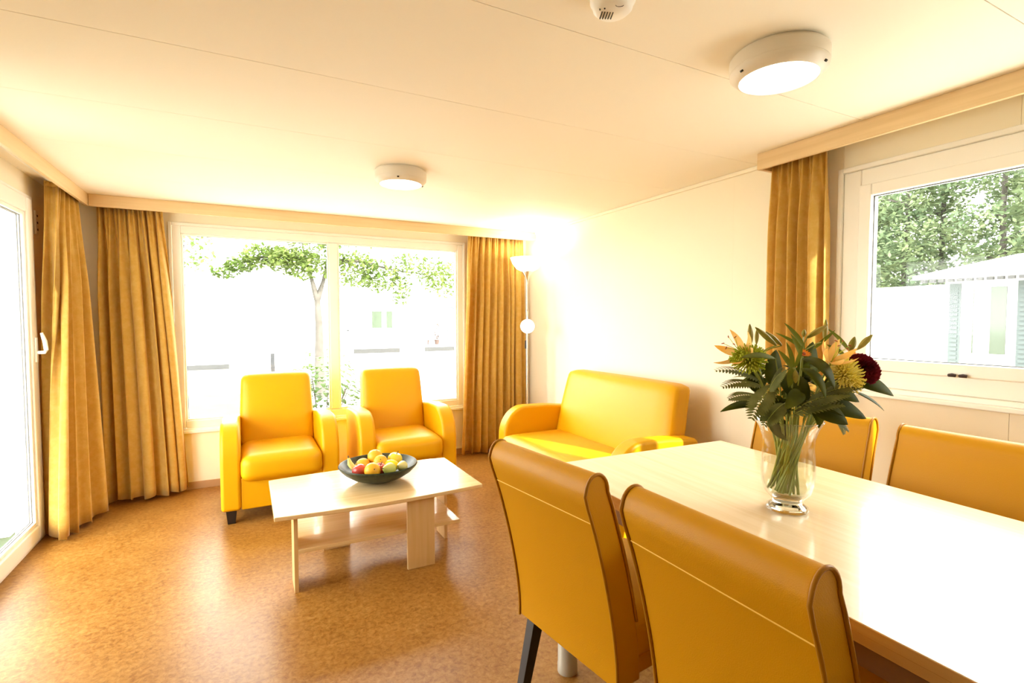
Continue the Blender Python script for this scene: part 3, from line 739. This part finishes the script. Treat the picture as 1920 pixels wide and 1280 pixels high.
def mum(label, head, face, r, mat, n=150, tall=.55, seed=1):
    rnd = random.Random(seed)
    t, p, d0 = stemmed('spider_chrysanthemum', label, 'chrysanthemum', head, .0028, 'chrysanthemums in the vase')
    d, a, b = frame_of(VL(*face)); mb = MB()
    for k in range(n):
        f = (k+.5)/n; th = math.acos(1-f*1.15); an = k*2.39996
        out = a*math.cos(an)+b*math.sin(an); dr = (d*math.cos(th)*tall*1.25+out*math.sin(th)).normalized()
        L = r*(.55+.45*math.sin(th))*rnd.uniform(.82, 1.1)
        tip = p+dr*L; cv = d*(L*.10)
        hook = tip+d*.004+out*(-.002)
        mb.tube([p+dr*.15*L, p+dr*.6*L+cv*.7, tip+cv*.6, hook+cv*.7], [.0010, .0016, .0019, .0008], 4)
    mb.build('flower_head', mat, t, smooth=True)
    return t
def carnation(label, head, face, r, seed=5):
    rnd = random.Random(seed)
    t, p, d0 = stemmed('dark_red_carnation', label, 'carnation', head, .0026)
    d, a, b = frame_of(VL(*face)); mb = MB()
    for layer in range(7):
        th = .15+layer*.26; m = 7+layer*3; L = r*(.66+.055*layer)
        for k in range(m):
            an = 2*PI*(k+.5*(layer % 2))/m + rnd.uniform(-.1, .1); w = 2*PI/m*1.25; rows = []
            for i in range(3):
                u = (.25, .7, 1.0)[i]; row = []
                for j in range(7):
                    aa = an+w*(j/6-.5); tt = th+(.10*math.sin(j*2.6+k+layer) if i else 0)*(1+i*.35)+rnd.uniform(-.06, .06)*(i > 0)
                    out = a*math.cos(aa)+b*math.sin(aa); dr = d*(math.cos(tt)*1.05+.15)+out*math.sin(tt)
                    row.append(p+dr*L*u*rnd.uniform(.95, 1.06))
                rows.append(row)
            vs = [q for row in rows for q in row]; fs = [(i*7+j, i*7+j+1, i*7+j+8, i*7+j+7) for i in range(2) for j in range(6)]
            mb.add(vs, fs)
    mb.build('flower_head', 'carn', t, smooth=True)
    MB().tube([p-d*.016, p-d*.004, p+d*.006], [.004, .008, .011], 10).build('calyx', 'stemg', t, smooth=True)
    return t
def gerbera(label, head, face, r):
    t, p, d0 = stemmed('orange_filler_flower', label, 'flower', head, .0022, 'small orange flowers in the vase')
    d, a, b = frame_of(VL(*face))
    mb = MB()
    for k in range(16):
        an = 2*PI*k/16; out = a*math.cos(an)+b*math.sin(an); leaf_mesh(mb, p, p+out*r+d*r*.4, r*.35, d, -.08, 4)
    mb.build('petals', 'gerb', t, smooth=True)
    MB().tube([p-d*.003, p+d*.003, p+d*.006], [r*.3, r*.32, r*.1], 10).build('flower_eye', 'stamen', t, smooth=True)
    return t
def big_leaf(label, head, tip, w, mat='leaf_dark', sag=.10, side=(0, .6, 1), grp='broad leaves in the vase'):
    t, p, d = stemmed('broad_leaf', label, 'leaf', head, .0020, grp)
    mb = MB(); leaf_mesh(mb, p, VL(*tip)+Vector((0,0,0)), w, VL(*side), sag, 12, .15); mb.build('leaf_blade', mat, t, smooth=True, solid=.0006)
    return t
def fern(label, head, tip, w=.05, n=15, sag=.10, side=(0, .35, 1), mat='fern'):
    t, p, d = stemmed('fern_frond', label, 'fern', head, .0018, 'fern fronds in the vase')
    q = VL(*tip); ax = q-p; L = ax.length; tt = ax.normalized(); sd = VL(*side); wv = tt.cross(sd).normalized(); nr = wv.cross(tt).normalized()
    def at(u): return p+ax*u+nr*(sag*4*u*(1-u)*L)+Vector((0,0,-1))*(sag*.5*L*u*u)
    MB().tube([at(i/8) for i in range(9)], [.0012-.0008*i/8 for i in range(9)], 5).build('rachis', 'stemg', t)
    mb = MB()
    for i in range(1, n+1):
        u = i/(n+.6); hw = w*math.sin(PI*(.12+.86*u))**.8*.5+.003
        for s in (-1, 1):
            base = at(u); tp = base+wv*s*hw+tt*hw*.55-nr*hw*.15
            leaf_mesh(mb, base, tp, hw*.27+.0012, nr, .03, 4, .1)
    mb.build('leaflets', mat, t, smooth=True)
    return t
lily('open orange lily at the far left of the bouquet', (-0.1480, 0.050, 0.4254), (-.75, .35, .55), .074)
lily('open pale orange lily right of the bouquet centre', (0.0519, 0.095, 0.4111), (.12, .55, .75), .066, .85)
mum('lime green spider chrysanthemum at the left of the bouquet', (-0.1380, 0.060, 0.4109), (-.35, .6, .7), .046, 'mum_g', 170, .55, 2)
mum('pale yellow spider chrysanthemum at the right of the bouquet', (0.0904, 0.085, 0.3760), (.30, .75, .45), .050, 'mum_y', 170, .5, 3)
carnation('dark burgundy carnation at the far right of the bouquet', (0.1567, 0.055, 0.3868), (.50, .60, .60), .043)
gerbera('small orange flower peeping out near the bouquet centre', (0.0123, 0.040, 0.4262), (.1, .5, .8), .018)
gerbera('small orange flower tucked above the burgundy carnation', (0.1525, 0.020, 0.4248), (.3, .4, .8), .016)
lily_buds('lily stem with brownish upright buds at the top left of the bouquet', (-0.0959, 0.000, 0.4177),
          [((-0.1061, 0.000, 0.4510), (-0.1105, 0.000, 0.5048), .013), ((-0.0868, -0.010, 0.4506), (-0.0854, -0.010, 0.4930), .010), ((-0.0531, 0.030, 0.4483), (-0.1100, 0.030, 0.4966), .014), ((-0.0337, 0.020, 0.4477), (-0.0767, 0.020, 0.4849), .012)])
lily_buds('lily stem with long green buds at the top centre of the bouquet', (0.0207, 0.020, 0.4306),
          [((0.0265, 0.030, 0.4681), (0.0806, 0.030, 0.5022), .014), ((0.0349, 0.000, 0.4699), (0.0363, 0.000, 0.4903), .011), ((0.0916, 0.000, 0.4583), (0.1005, -0.010, 0.5164), .013)],
          [((0.0222, 0.030, 0.4383), (-0.0332, 0.030, 0.5108), .014), ((0.0067, 0.040, 0.4177), (-0.0269, 0.050, 0.4815), .014), ((0.0351, 0.020, 0.4306), (-0.0356, -0.010, 0.4842), .010), ((0.0610, 0.000, 0.4365), (0.1192, 0.000, 0.4903), .009)])
lily_buds('lily stem with two plump buds at the top right of the bouquet', (0.1490, 0.010, 0.4184),
          [((0.1468, 0.020, 0.4306), (0.1597, 0.020, 0.4706), .016), ((0.1817, 0.000, 0.4365), (0.2209, 0.000, 0.4757), .015)],
          [((0.1599, 0.000, 0.4293), (0.1035, -0.010, 0.4959), .012), ((0.1289, 0.030, 0.4198), (0.0852, 0.020, 0.4520), .012)])
lily_buds('drooping lily bud with pointed leaves in the middle of the bouquet', (-0.0512, 0.110, 0.3962),
          [((-0.0541, 0.125, 0.3924), (-0.0555, 0.130, 0.3613), .013)],
          [((-0.0512, 0.110, 0.3962), (-0.0646, 0.100, 0.4627), .012), ((-0.0485, 0.110, 0.3962), (-0.0242, 0.100, 0.4559), .010), ((-0.0566, 0.115, 0.3940), (-0.0900, 0.110, 0.4431), .014), ((-0.0566, 0.110, 0.3962), (-0.0673, 0.120, 0.3507), .022)])
big_leaf('pointed green leaf lying across the left of the bouquet', (-0.0916, 0.100, 0.4195), (-0.1913, 0.130, 0.4271), .026, 'leaf_mid', .06)
big_leaf('broad dark leaf arching over the bouquet centre', (-0.0186, 0.090, 0.4188), (0.0345, 0.140, 0.3573), .044, 'leaf_dark', .20)
big_leaf('second dark leaf arching below the centre one', (-0.0269, 0.100, 0.3953), (0.0122, 0.140, 0.3338), .034, 'leaf_mid', .18)
big_leaf('glossy broad leaf reaching out at the right below the carnation', (0.1431, 0.030, 0.3573), (0.2375, 0.060, 0.3247), .052, 'leaf_dark', .10, (0, .75, .65))
big_leaf('broad leaf hanging low at the right above the vase rim', (0.0203, 0.070, 0.3165), (0.1405, 0.100, 0.2713), .055, 'leaf_dark', .05, (0, .9, .5))
big_leaf('crinkled leaf sticking out low on the left', (-0.1034, 0.040, 0.2936), (-0.2063, 0.050, 0.2813), .028, 'leaf_dark', .08)
big_leaf('dark broad leaf filling the middle of the bouquet', (-0.0381, 0.050, 0.3765), (-0.0164, 0.110, 0.2959), .070, 'leaf_dark', .05, (0, 1, .2))
big_leaf('dark upright leaf behind the lime chrysanthemum', (-0.0652, 0.020, 0.3447), (-0.0276, -0.020, 0.4353), .050, 'leaf_dark', .02, (0, 1, 0))
big_leaf('shaded leaf on the left flank of the bouquet', (-0.0915, 0.030, 0.3246), (-0.1299, 0.030, 0.3886), .045, 'leaf_dark', .02, (0, 1, .1))
big_leaf('shaded leaf on the right flank behind the yellow chrysanthemum', (0.0901, 0.000, 0.3276), (0.2091, -0.030, 0.3828), .060, 'leaf_dark', .02, (0, 1, .1))
big_leaf('dark leaf at the back of the bouquet under the buds', (0.0544, -0.040, 0.3371), (0.1018, -0.070, 0.4552), .060, 'leaf_dark', .02, (0, 1, 0))
big_leaf('grey-green leaf pressed inside the vase neck', (-0.0702, 0.030, 0.2607), (-0.0105, 0.030, 0.1953), .050, 'fern', .02, (0, 1, .2))
big_leaf('dark leaf spreading low at the front left over the vase rim', (-.035, .055, .305), (-.120, .085, .262), .052, 'leaf_dark', .06, (0, .9, .5))
big_leaf('dark leaf spreading low at the front over the vase rim', (.015, .075, .300), (.085, .115, .258), .060, 'leaf_dark', .05, (0, .9, .5))
big_leaf('olive leaf at the front left of the bouquet heart', (-.015, .085, .335), (-.078, .125, .300), .040, 'leaf_mid', .08, (0, .8, .6))
big_leaf('dark leaf at the right heart of the bouquet under the yellow chrysanthemum', (.050, .060, .345), (.125, .095, .312), .052, 'leaf_dark', .06, (0, .8, .6))
big_leaf('narrow dark leaf dropping at the right of the bouquet', (0.1640, 0.020, 0.3232), (0.2356, 0.030, 0.2778), .016, 'leaf_dark', .06)
for lab, h, tp, w in (('fern frond spreading to the far left under the lily', (-0.0915, 0.030, 0.3531), (-0.2231, 0.050, 0.3905), .055),
                      ('second fern frond on the left, drooping', (-0.1012, 0.050, 0.3457), (-0.2117, 0.070, 0.3483), .050),
                      ('fern frond fanning down the front left', (-0.0893, 0.090, 0.3536), (-0.1576, 0.120, 0.2751), .055),
                      ('bright fern frond in the middle left of the bouquet', (-0.1051, 0.100, 0.3346), (-0.0806, 0.130, 0.3981), .060),
                      ('fern frond crossing the front of the bouquet to the right', (-0.0404, 0.100, 0.2901), (0.0776, 0.130, 0.3376), .055),
                      ('fern frond running low across the front right', (-0.0457, 0.090, 0.2721), (0.0645, 0.130, 0.3125), .050),
                      ('fern frond hanging over the vase rim at the front', (-0.0699, 0.110, 0.3093), (-0.1306, 0.130, 0.2599), .045),
                      ('small fern frond hanging below the low right leaf', (0.0539, 0.060, 0.2733), (0.1038, 0.090, 0.2367), .028),
                      ('fern tip dangling beside the chair back', (0.1005, 0.030, 0.2749), (0.1188, 0.050, 0.2197), .022),
                      ('fern frond at the left filling behind the low leaf', (-0.0698, 0.000, 0.3058), (-0.1600, -0.010, 0.3043), .055),
                      ('fern frond at the right below the yellow chrysanthemum', (0.0163, 0.100, 0.3211), (0.1202, 0.110, 0.3534), .045)):
    fern(lab, h, tp, w)
for k, (lab, hd) in enumerate((('leafy sprig at the back left of the bouquet', (-.055, -.06, .365)), ('leafy sprig at the back right of the bouquet', (.085, -.06, .36)), ('leafy sprig at the bouquet core', (.01, .0, .345)),
                               ('leafy sprig low at the front left of the bouquet', (-.060, .05, .300)), ('leafy sprig low at the front right of the bouquet', (.065, .05, .300)), ('leafy sprig behind the pale orange lily', (.040, -.02, .385)))):
    t, p, d = stemmed('leafy_sprig', lab, 'foliage', hd, .0024, 'leafy sprigs in the vase')
    rnd = random.Random(40+k)
    for j in range(18):
        an = j*2.4; q = VL(hd[0]+.062*math.cos(an)*rnd.uniform(.6, 1.2), hd[1]+.055*math.sin(an)*rnd.uniform(.6, 1.2), hd[2]+rnd.uniform(-.060, .040))
        mb = MB(); leaf_mesh(mb, p-d*.03*rnd.random(), q, rnd.uniform(.022, .036), Vector((0,0,1)), .08, 6, .15); mb.build('leaf', 'leaf_dark' if j % 4 else 'leaf_mid', t, smooth=True)

# ------------------------------------------------------------------ outside
GZ = -.45
gr = structure(B1(-60, 90, -40, 90, GZ-.2, GZ).build('ground', 'gravel'), 'pale gravel ground around the chalets')
def patch(label, x0, x1, y0, y1, seed):
    rnd = random.Random(seed); n = 40; pts = []
    for i in range(n):
        a = 2*PI*i/n; k = 1+.12*math.sin(3*a+seed)+rnd.uniform(-.04, .04)
        s = max(abs(math.cos(a)), abs(math.sin(a)))**.7
        pts.append(((x0+x1)/2+(x1-x0)/2*k*math.cos(a)/s, (y0+y1)/2+(y1-y0)/2*k*math.sin(a)/s))
    o = MB().prism(pts, 2, GZ+.001, GZ+.03).build('lawn', 'grass'); structure(o, label)
patch('pale lawn seen through the left half of the wide window', -2.6, .9, 8.6, 13.5, 1)
patch('lawn right outside the glass door', -6.0, -1.40, 3.0, 6.6, 2)
patch('lawn farther out beyond the glass door', -9, -3.2, 10.5, 16.5, 4)
structure(MB().box(-1.9, XL-T-.002, YF, YB+.6, 2.22, 2.30).box(XR+T+.002, 2.70, YF, YB+.6, 2.22, 2.30).box(XL-T-.002, XR+T+.002, YB+T+.002, YB+.6, 2.22, 2.30).build('sun_blocking_eave', 'roof'), 'unseen roof overhang added to limit the sun through door and windows')  # out-of-view eave, added and sized to control which sun rays enter the room

def tree(name, label, cat, loc, th, r, branches, leaves, leafmat, lsz, seed, grp=None, flat=.6):
    """branches: list of polylines from trunk; leaves: list of (centre, radii, count)"""
    rnd = random.Random(seed); t = thing(name, label, cat, loc, 0, grp)
    MB().tube(th, [r*(1-.55*i/(len(th)-1)) for i in range(len(th))], 10).build('trunk', 'bark', t, smooth=True)
    for br in branches: MB().tube(br, [r*.55*(1-.86*i/(len(br)-1))**1.6 for i in range(len(br))], 7).build('branch', 'bark', t, smooth=True)
    mb = MB(); vs = []; fs = []
    for c, rad, n in leaves:
        for _ in range(n):
            while True:
                q = Vector((rnd.uniform(-1, 1), rnd.uniform(-1, 1), rnd.uniform(-1, 1)))
                if q.length < 1: break
            p = Vector(c)+Vector((q.x*rad[0], q.y*rad[1], q.z*rad[2]))
            u = Vector((rnd.uniform(-1,1), rnd.uniform(-1,1), rnd.uniform(-flat,flat))).normalized(); w = u.cross(Vector((rnd.uniform(-.5,.5), rnd.uniform(-.5,.5), 1))).normalized()
            L = lsz*rnd.uniform(.7, 1.3); o = len(vs)
            vs += [p-u*L, p+w*L*.55, p+u*L, p-w*L*.55]; fs.append((o, o+1, o+2, o+3))
    mb.add(vs, fs); mb.build('foliage', leafmat, t, kind='stuff')
    return t
# forked garden tree in front of the wide window
tree('garden_tree', 'forked tree with hanging pale green foliage in the middle of the wide window', 'tree', (1.46, 12.0, GZ),
     [(0,0,0), (-.03,0,.7), (-.02,0,1.5), (-.05,.02,2.2)], .13,
     [[(-.05,.02,2.15), (-.16,0,2.6), (-.30,.05,3.2), (-.5,.1,4.2)], [(-.05,.02,2.15), (.08,0,2.55), (.20,.05,3.1), (.45,.1,4.2)],
      [(-.25,.0,3.0), (-.7,-.2,3.08), (-1.3,-.3,2.95), (-1.85,-.3,2.68)], [(.16,0,3.0), (.8,-.2,3.02), (1.6,-.2,2.85), (2.6,-.2,2.75)]],
     [((-1.80,-.3,2.66), (.26,.3,.13), 160), ((-1.50,-.3,2.84), (.36,.4,.17), 330), ((-1.10,-.3,3.02), (.45,.5,.24), 620), ((-.70,-.1,2.98), (.42,.5,.30), 560), ((-.35,-.2,2.90), (.40,.5,.34), 520),
      ((-.1,0,3.15), (.8,.6,.40), 700), ((.35,-.2,2.80), (.35,.4,.40), 380), ((.85,-.1,2.85), (.45,.5,.42), 620), ((1.30,-.1,2.70), (.45,.5,.38), 560), ((1.75,-.2,2.45), (.26,.4,.42), 300), ((1.95,-.2,2.95), (.5,.5,.34), 360), ((2.55,-.2,2.78), (.40,.5,.42), 460), ((2.95,-.2,2.65), (.45,.5,.48), 480),
      ((.6,0,3.9), (2.6,1.2,.6), 1900), ((-2.35,.3,3.1), (.40,.4,.45), 240)], 'tleaf', .058, 5)
# shrub close to the window, behind the left armchair
rb = random.Random(9); sb = thing('garden_shrub', 'bright green shrub just outside, between the two armchairs', 'shrub', (.78, 6.3, GZ), 0)
for k in range(9):
    an = k*2.4; MB().tube([(0,0,0), (.12*math.cos(an), .12*math.sin(an), .5), (.32*math.cos(an), .32*math.sin(an), .95+.05*(k % 4))], [.012, .009, .004], 6).build('stem', 'bark', sb, smooth=True)
mb = MB()
for k in range(900):
    an = rb.uniform(0, 6.28); rr = .52*math.sqrt(rb.random()); z = rb.uniform(.25, 1.42-.45*(rr/.52)**2)
    p = Vector((rr*math.cos(an), rr*math.sin(an), z)); d = Vector((math.cos(an), math.sin(an), rb.uniform(-.5, .2))).normalized()
    leaf_mesh(mb, p, p+d*rb.uniform(.07, .12), rb.uniform(.045, .07), Vector((0,0,1)), .10, 4, .15)
mb.build('foliage', 'bushleaf', sb, kind='stuff')
# bollard
bl = thing('bollard', 'short grey post standing on the lawn outside the wide window', 'post', (.70, 17.0, GZ))
B1(-.055, .055, -.055, .055, 0, .70).build('post', 'postgrey', bl, bevel=.008); B1(-.065, .065, -.065, .065, .70, .73).build('post_cap', 'roof', bl, bevel=.005)

def slab_roof(t, x0, x1, y0, y1, ze, zr, axis, over=.35):
    """gable roof; ridge along axis"""
    a = .07
    if axis == 0:
        ym = (y0+y1)/2
        for s, ya in ((-1, y0-over), (1, y1+over)):
            zz = ze-(zr-ze)*over/((y1-y0)/2)
            pr = [(ya, zz), (ym, zr), (ym, zr+a), (ya, zz+a)]
            MB().prism(pr if s < 0 else pr[::-1], 0, x0-over, x1+over).build('roof_slope', 'roof', t)
    else:
        xm = (x0+x1)/2
        for s, xa in ((-1, x0-over), (1, x1+over)):
            zz = ze-(zr-ze)*over/((x1-x0)/2)
            pr = [(xa, zz), (xm, zr), (xm, zr+a), (xa, zz+a)]
            MB().prism(pr, 1, y0-over, y1+over).build('roof_slope', 'roof', t)
def chalet(label, x0, x1, y0, y1, ze, zr, axis):
    t = thing('chalet', label, 'chalet', ((x0+x1)/2, (y0+y1)/2, GZ)); o = (-(x0+x1)/2, -(y0+y1)/2)
    X0, X1, Y0, Y1 = x0+o[0], x1+o[0], y0+o[1], y1+o[1]
    B1(X0+.06, X1-.06, Y0+.06, Y1-.06, 0, .10).build('base', 'gravel', t)
    if axis == 0: mb = MB().prism([(Y0, .10), (Y1, .10), (Y1, ze), (0, zr-.02), (Y0, ze)], 0, X0, X1)
    else: mb = MB().prism([(X0, .10), (X1, .10), (X1, ze), (0, zr-.02), (X0, ze)], 1, Y0, Y1)
    mb.build('walls', 'white_wall', t); slab_roof(t, X0, X1, Y0, Y1, ze, zr, axis)
    return t, X0, X1, Y0, Y1
def opening(t, axis, pos, u0, u1, z0, z1, panes=1, name='window', shutters=False, mat='darkpane'):
    def bx(a, b, c, d, e, f): return B1(a, b, min(c, d), max(c, d), e, f) if axis == 1 else B1(min(c, d), max(c, d), a, b, e, f)
    f = MB()
    fr = frame_ring(MB(), axis, u0, u1, z0, z1, .06, pos-.05, pos+.01).build(name+'_frame', 'white_wall', t)
    w = (u1-u0-.12)/panes
    for k in range(panes): bx(u0+.06+k*w+.015, u0+.06+(k+1)*w-.015, pos-.025, pos-.005, z0+.06, z1-.06).build(name+'_pane', mat, fr)
    if shutters:
        for s in (u0-.42, u1+.04):
            sh = bx(s, s+.38, pos-.03, pos-.005, z0-.05, z1+.05).build('shutter', 'shutter', t); n = 16
            for k in range(n):
                zz = z0+(z1-z0)*(k+.5)/n; bx(s+.04, s+.34, pos-.045, pos-.03, zz-.022, zz+.012).build('shutter_slat', 'shutter', sh)
# left big chalet behind the lawn
t, a0, a1, b0, b1 = chalet('long white chalet filling the left half of the wide window', -4.5, 2.6, 19.2, 23.2, 2.95, 3.7, 0)
opening(t, 1, b0, -1.15, -.68, 1.55, 2.1)
B1(-.85, .45, b0-.02, b0-.001, .10, .26).build('vent_panel', 'skirt', t)
# right chalet with veranda
t, a0, a1, b0, b1 = chalet('white chalet with veranda seen in the right half of the wide window', 4.0, 13.5, 27.0, 31.0, 2.8, 3.7, 0)
for x in (-4.4, -2.6, -.5, 1.6): B1(x-.06, x+.06, b0-1.5, b0-1.38, .35, 2.6).build('veranda_post', 'white_wall', t)
B1(a0, a1, b0-1.55, b0, .02, .38).build('veranda_deck', 'white_wall', t)
for u0, u1 in ((-4.15, -1.9), (-.6, 1.3)): B1(u0, u1, b0-1.57, b0-1.551, .06, .28).build('vent_panel', 'skirt', t)
B1(a0, a1, b0-1.50, b0-1.44, 1.15, 1.20).build('veranda_rail', 'white_wall', t)
opening(t, 1, b0, 1.1, 1.75, .5, 2.45, 1, 'door', mat='shutter'); opening(t, 1, b0, -3.0, -1.8, 1.2, 2.2, 2)
for dx, hh in ((-.62, .55), (-.05, .8)):
    pp = thing('flower_pot', 'brown potted plant left of the veranda door' if dx < -.2 else 'taller brown potted plant beside the veranda door', 'potted plant', (9.05+dx, 26.0, GZ+.385))
    MB().lathe([(.0005, 0), (.10, 0), (.14, .25), (.0005, .25)], 16).build('pot', 'terracotta', pp, smooth=True)
    m2 = MB(); r5 = random.Random(int(hh*100))
    for _ in range(60):
        p = Vector((r5.uniform(-.12,.12), r5.uniform(-.12,.12), .25+r5.uniform(0, hh))); leaf_mesh(m2, p, p+Vector((r5.uniform(-.1,.1), r5.uniform(-.1,.1), .06)), .06, Vector((0,1,.2)), .05, 3)
    m2.build('foliage', 'terracotta', pp, kind='stuff')
# right window: chalet with shutters, low white building
t, a0, a1, b0, b1 = chalet('white chalet with grey-green shutters outside the right window', 11.0, 19.0, -4.0, 4.55, 2.45, 3.05, 1)
opening(t, 0, a0, 3.36, 3.71, 1.06, 2.30, 1); opening(t, 0, a0, 3.78, 3.95, 1.06, 2.30, 1)
for y0s, wd in ((3.00, .30), (4.04, .16), (.55, .38)):
    sh = B1(a0-.035, a0-.005, y0s, y0s+wd, .88, 2.32).build('shutter', 'shutter', t)
    for k in range(18): B1(a0-.050, a0-.035, y0s+.03, y0s+wd-.03, .93+.075*k, .975+.075*k).build('shutter_slat', 'shutter', sh)
opening(t, 0, a0, .95, 2.3, 1.05, 2.3, 2)
for k in range(70): B1(a0-.42, a0-.34, b0-.3+.13*k, b0-.3+.13*k+.075, 2.335, 2.385).build('roof_corrugation', 'skirt', t)
t, a0, a1, b0, b1 = chalet('low white building at the left of the right window view', 20.0, 24.5, 6.2, 13.0, 2.55, 2.85, 1)
opening(t, 0, a0, -1.2, .6, .98, 1.12, 1)
# house beyond the glass door
t, a0, a1, b0, b1 = chalet('white house with grey louvred panel beyond the glass door', -13.0, -6.4, 25.0, 29.0, 2.9, 3.7, 0)
for k in range(12): B1(a1-2.2, a1-1.2, b0-.06, b0-.01, .7+.12*k, .80+.12*k).build('louvre_slat', 'siding', t)
pc = thing('porch_post', 'white porch post outside the glass door', 'post', (-1.72, 5.35, GZ))
B1(-.05, .05, -.05, .05, 0, 2.70).build('post', 'white_wall', pc, bevel=.004)
# forest beyond the right window
def forest_tree(seed, hgt):
    rnd = random.Random(seed); lv = []
    for k in range(9):
        z = hgt*(.22+.085*k); w = 1.9*(1-.05*k)*rnd.uniform(.8, 1.2)
        lv.append(((rnd.uniform(-.9, .9), rnd.uniform(-.9, .9), z), (w*1.1, w*1.1, .75*rnd.uniform(.8, 1.3)), 620))
    br = []
    for k in range(6):
        an = k*2.4; z = hgt*(.3+.09*k); br.append([(0,0,z), (.7*math.cos(an), .7*math.sin(an), z+.3), (1.5*math.cos(an), 1.5*math.sin(an), z+.35)])
    return tree('forest_tree', '', 'tree', (0,0,GZ), [(0,0,0), (.05,0,hgt*.3), (-.03,.05,hgt*.6), (.04,0,hgt)], .16, br, lv, 'tleaf2', .13, seed, 'forest trees beyond the right window')
ft = [forest_tree(s, hh) for s, hh in ((61, 10.5), (62, 12), (63, 9.5))]
spots = [(28.5, 9.8), (31, 13.0), (28, 13.2), (33, 17), (29, 15.8), (35, 11.5), (27.5, 6.9), (32, 9.2), (37, 15.5), (27.2, 16.9), (39, 19.5), (36.5, 8.4)]
flab = ['thin-trunked forest tree right above the low white building', 'forest tree with pale foliage in the centre of the right window', 'forest tree at the left side of the right window',
        'tall forest tree deep in the wood at the left', 'forest tree with dense foliage at the left edge of the right window', 'forest tree rising above the shuttered chalet roof',
        'forest tree at the right, partly behind the shuttered chalet', 'forest tree filling the upper right of the right window', 'distant forest tree in the middle of the wood',
        'nearest forest tree at the far left of the right window', 'farthest forest tree showing between the others', 'distant forest tree behind the chalet ridge']
for i, ((x, y), lb) in enumerate(zip(spots, flab)):
    o = ft[i] if i < 3 else copy_tree(ft[i % 3])
    o.location = (x, y, GZ); o.rotation_euler = (0, 0, i*1.3); o['label'] = lb
